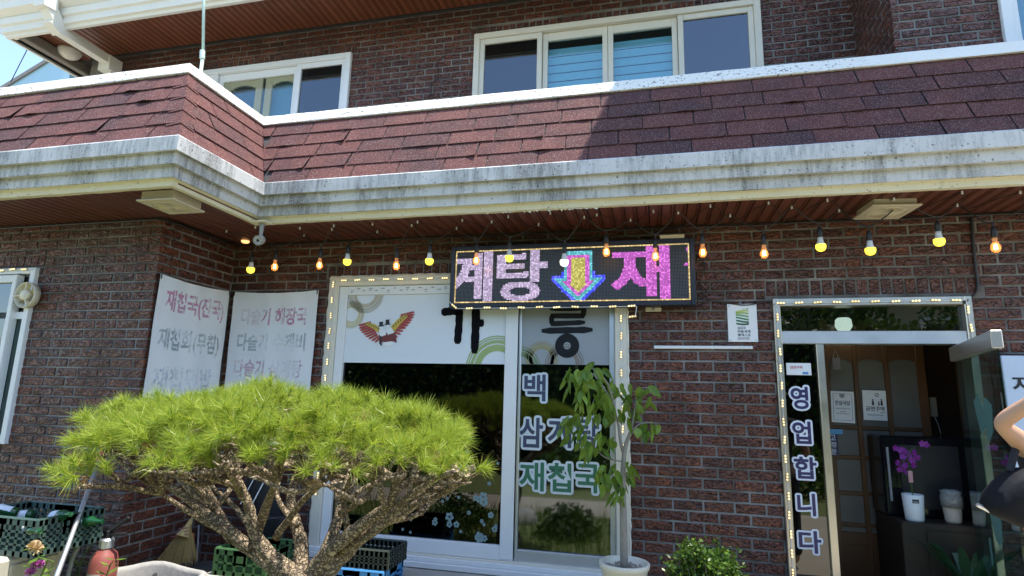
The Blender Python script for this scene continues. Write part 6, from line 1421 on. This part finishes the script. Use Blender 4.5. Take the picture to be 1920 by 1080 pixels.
# ------------------------------------------------------------------ surroundings behind the camera (seen as reflections) and beyond the roof
def leafy_tree(label, base, h, rx, rz, n, cols, group='garden trees across the yard'):
    t = thing('garden_tree', label, 'tree', base, 0, group); mb = MB(); mb.tube([(0, 0, 0), (0.05, 0.03, h * 0.3), (0, 0, h * 0.6)], [0.16, 0.12, 0.06], 9, smooth_path=3)
    for k in range(7): a = k * 0.9; mb.tube([(0, 0, h * 0.35 + 0.05 * k * h), (rx * 0.5 * math.cos(a), rx * 0.5 * math.sin(a), h * 0.55 + 0.04 * k * h)], [0.05, 0.02], 6)
    mb.build('trunk', wood, t); cl = MB(); blobs = [(Vector((U(-.6, .6) * rx, U(-.6, .6) * rx, h * 0.62 + U(-.5, .5) * rz)), U(0.35, 0.6) * rx) for _ in range(14)]
    for _ in range(n):
        c, r = random.choice(blobs); p = c + rv(r * U(0.55, 1.0)); nn = rv(); x = nn.orthogonal().normalized(); y = nn.cross(x); s = U(0.07, 0.13); cl.poly([p - x * s, p - y * s * .6, p + x * s, p + y * s * .6])
    tag(cl.build('crown', cols, t), kind='stuff'); return t
lg = mat_leaf('garden_leaf', (0.035, 0.075, 0.015), (0.085, 0.14, 0.03), (0.1, 0.2, 0.02), 0.25)
for (lb, x, y, h, rx, n) in (('tall leafy tree across the yard, left of the others', -11.5, -13, 7.5, 2.4, 2600), ('broad leafy tree across the yard behind the lawn bushes', -5.5, -15, 6.5, 2.6, 2800), ('leafy tree across the yard in line with the shop window', -1.2, -13.0, 6.0, 2.2, 2600), ('leafy tree across the yard in line with the entrance', 4.2, -12.5, 6.8, 2.4, 2600), ('far right leafy tree across the yard', 9.5, -14, 7, 2.5, 2400)): leafy_tree(lb, (x, y, 0), h, rx, 1.6, n, lg)
for (lb, x, y, s) in (('rounded lawn bush opposite the left window pane', -4.6, -7.4, 1.2), ('rounded lawn bush opposite the right window pane', -1.2, -7.2, 1.0), ('rounded lawn bush opposite the brick pier', 2.2, -7.6, 1.2)):
    t = thing('garden_bush', lb, 'bush', (x, y, 0), 0, 'bushes on the lawn'); cl = MB(); mb = MB(); mb.tube([(0, 0, 0), (0, 0, s * 0.6)], [0.06, 0.03], 6); mb.build('stem', wood, t)
    for _ in range(2200): p = rv(s * U(0.6, 1.0)); p.z = abs(p.z) * 0.9 + 0.05; nn = rv(); a_ = nn.orthogonal().normalized(); b_ = nn.cross(a_); q = U(0.04, 0.08); cl.poly([p - a_ * q, p - b_ * q * .6, p + a_ * q, p + b_ * q * .6])
    tag(cl.build('foliage', lg, t), kind='stuff')
HS = thing('house', 'pale yellow house across the yard behind the garden trees', 'building', (7.0, -21, 0)); mb = MB(); mb.box((-4, -3, 0), (4, 3, 5.2)); mb.build('wall', plain('pale_yellow_render', (0.52, 0.45, 0.28), 0.85), HS); mb = MB(); mb.prism([(-4.5, 3.5, 5.2), (-4.5, 0, 6.9), (-4.5, -3.5, 5.2)], (0, 0, 0), (9, 0, 0)); mb.build('roof', M['tile'], HS)
for x in (-2.6, 0, 2.6):
    for z in (1.0, 3.4): w = MB().bbox((x - 0.6, 3.0, z), (x + 0.6, 3.06, z + 1.2), 0.01).build('window', M['white_frame'], HS); MB().box((x - 0.5, 3.062, z + 0.1), (x + 0.5, 3.066, z + 1.1)).build('pane', M['black_gloss'], w)
# neighbour's glass canopy and wire at the top left
a = P(15, 157, 2.2); b_ = P(112, 98, 2.2); CN = thing('glass_canopy', 'sloping glass canopy edge beyond the balcony at the top left', 'canopy', a); mb = MB(); dd = b_ - a; s = Vector((0, 0, -0.07)); mb.prism([dd * -0.4, dd * 1.3, dd * 1.3 + s, dd * -0.4 + s * 1.0], (0, -0.03, 0), (0, 0.03, 0)); mb.build('edge_rail', plain('weathered_grey_rail', (0.22, 0.20, 0.18), 0.7), CN)
mb = MB(); mb.poly([dd * -0.4 + s, dd * 1.3 + s, dd * 1.3 + Vector((0, 0, -1.6)), dd * -0.4 + Vector((0, 0, -1.0))]); mb.build('pane', plain('pale_blue_glazing', (0.34, 0.52, 0.60), 0.15), CN)
mb = MB(); mb.box(tuple(b_ - a + Vector((-0.05, 0.1, -2.6))), tuple(b_ - a + Vector((0.9, 0.2, 0.25)))); mb.build('panel', plain('pale_blue_panel', (0.34, 0.50, 0.58), 0.3), CN); MB().bbox((dd.x * 0.5 - 0.05, 0.05, -a.z), (dd.x * 0.5 + 0.05, 0.15, dd.z * 0.5 - 0.1), 0.01).build('post', M['grey_plastic'], CN)
p0 = P(20, 154, 2.0); p1 = P(51, 93, 2.0); WR = thing('overhead_wire', 'thin dark wire crossing the sky at the top left', 'wire', p0); mb = MB(); mb.tube([Vector((0, 0, 0)), (p1 - p0) * 1.0, (p1 - p0) * 2.5], 0.007, 5); mb.build('wire', M['black'], WR)

# planted bed in front of the window: turf, tufts of grass, low shrubs and stones
sheet('garden_bed', -7.5, 0.45, -4.0, -1.15, 0.004, M['lawn'])
gr = MB()
for _ in range(5200):
    p = Vector((U(-7.2, 0.4), U(-3.95, -1.2), 0.0)); h = U(0.06, 0.28) ; d_ = Vector((U(-.4, .4), U(-.4, .4), 1)).normalized(); w_ = Vector((U(-1, 1), U(-1, 1), 0)).normalized() * 0.006
    gr.poly([p - w_, p + w_, p + d_ * h])
tag(gr.build('bed_grass', mat_leaf('bed_grass_blade', (0.08, 0.15, 0.02), (0.22, 0.28, 0.06), (0.25, 0.35, 0.03), 0.3)), 'grass growing in the planted bed before the window', 'grass', kind='stuff')
for (lb, x, y, s) in (('low shrub in the planted bed below the left window pane', -2.3, -2.9, 0.42), ('low shrub in the planted bed below the window mullion', -0.9, -2.7, 0.40), ('low shrub in the planted bed near the entrance path', -0.1, -3.1, 0.38)):
    t = thing('bed_shrub', lb, 'shrub', (x, y, 0), 0, 'low shrubs in the bed'); cl = MB(); mb = MB(); mb.tube([(0, 0, 0), (0, 0, s * 0.6)], [0.03, 0.012], 6); mb.build('stem', wood, t)
    for _ in range(900): p = rv(s * U(0.5, 1.0)); p.z = abs(p.z) * 0.9 + 0.03; nn = rv(); a_ = nn.orthogonal().normalized(); b2 = nn.cross(a_); q = U(0.02, 0.04); cl.poly([p - a_ * q, p - b2 * q * .6, p + a_ * q, p + b2 * q * .6])
    tag(cl.build('foliage', lg, t), kind='stuff')
for (lb, x, y, s) in (('rounded garden stone between the low shrubs', -1.6, -3.3, 0.22), ('flat garden stone at the edge of the bed', 0.15, -2.4, 0.18)):
    mb = MB(); bm = ico(s, 3)
    for v in bm.verts: v.co *= 1 + 0.18 * math.sin(v.co.x * 17) * math.cos(v.co.y * 13); v.co.z = max(v.co.z * 0.7, -0.02)
    mb.add_bm(bm, Matrix.Translation((x, y, 0.01))); bm.free(); tag(mb.build('garden_stone', M['concrete'], None, True), lb, 'stone')
# tall clipped hedge closing the yard
for k, x in enumerate((-14, -8.4, -2.8, 2.8, 8.4, 14)):
    t = thing('hedge', 'tall dark evergreen hedge block across the yard, %s' % ('far left', 'left of the window axis', 'opposite the left half of the window', 'opposite the brick pier', 'opposite the entrance', 'far right')[k], 'hedge', (x, -11.2, 0), 0, 'hedge across the yard'); MB().bbox((-2.7, -0.5, 0), (2.7, 0.5, 3.3), 0.3).build('core', plain('hedge_core', (0.012, 0.022, 0.008), 0.95), t); cl = MB()
    for _ in range(2600): p = Vector((U(-2.9, 2.9), U(0.35, 0.75), U(0, 3.6))); nn = rv(); a_ = nn.orthogonal().normalized(); b2 = nn.cross(a_); q = U(0.06, 0.11); cl.poly([p - a_ * q, p - b2 * q * .6, p + a_ * q, p + b2 * q * .6])
    tag(cl.build('foliage', lg, t), kind='stuff')
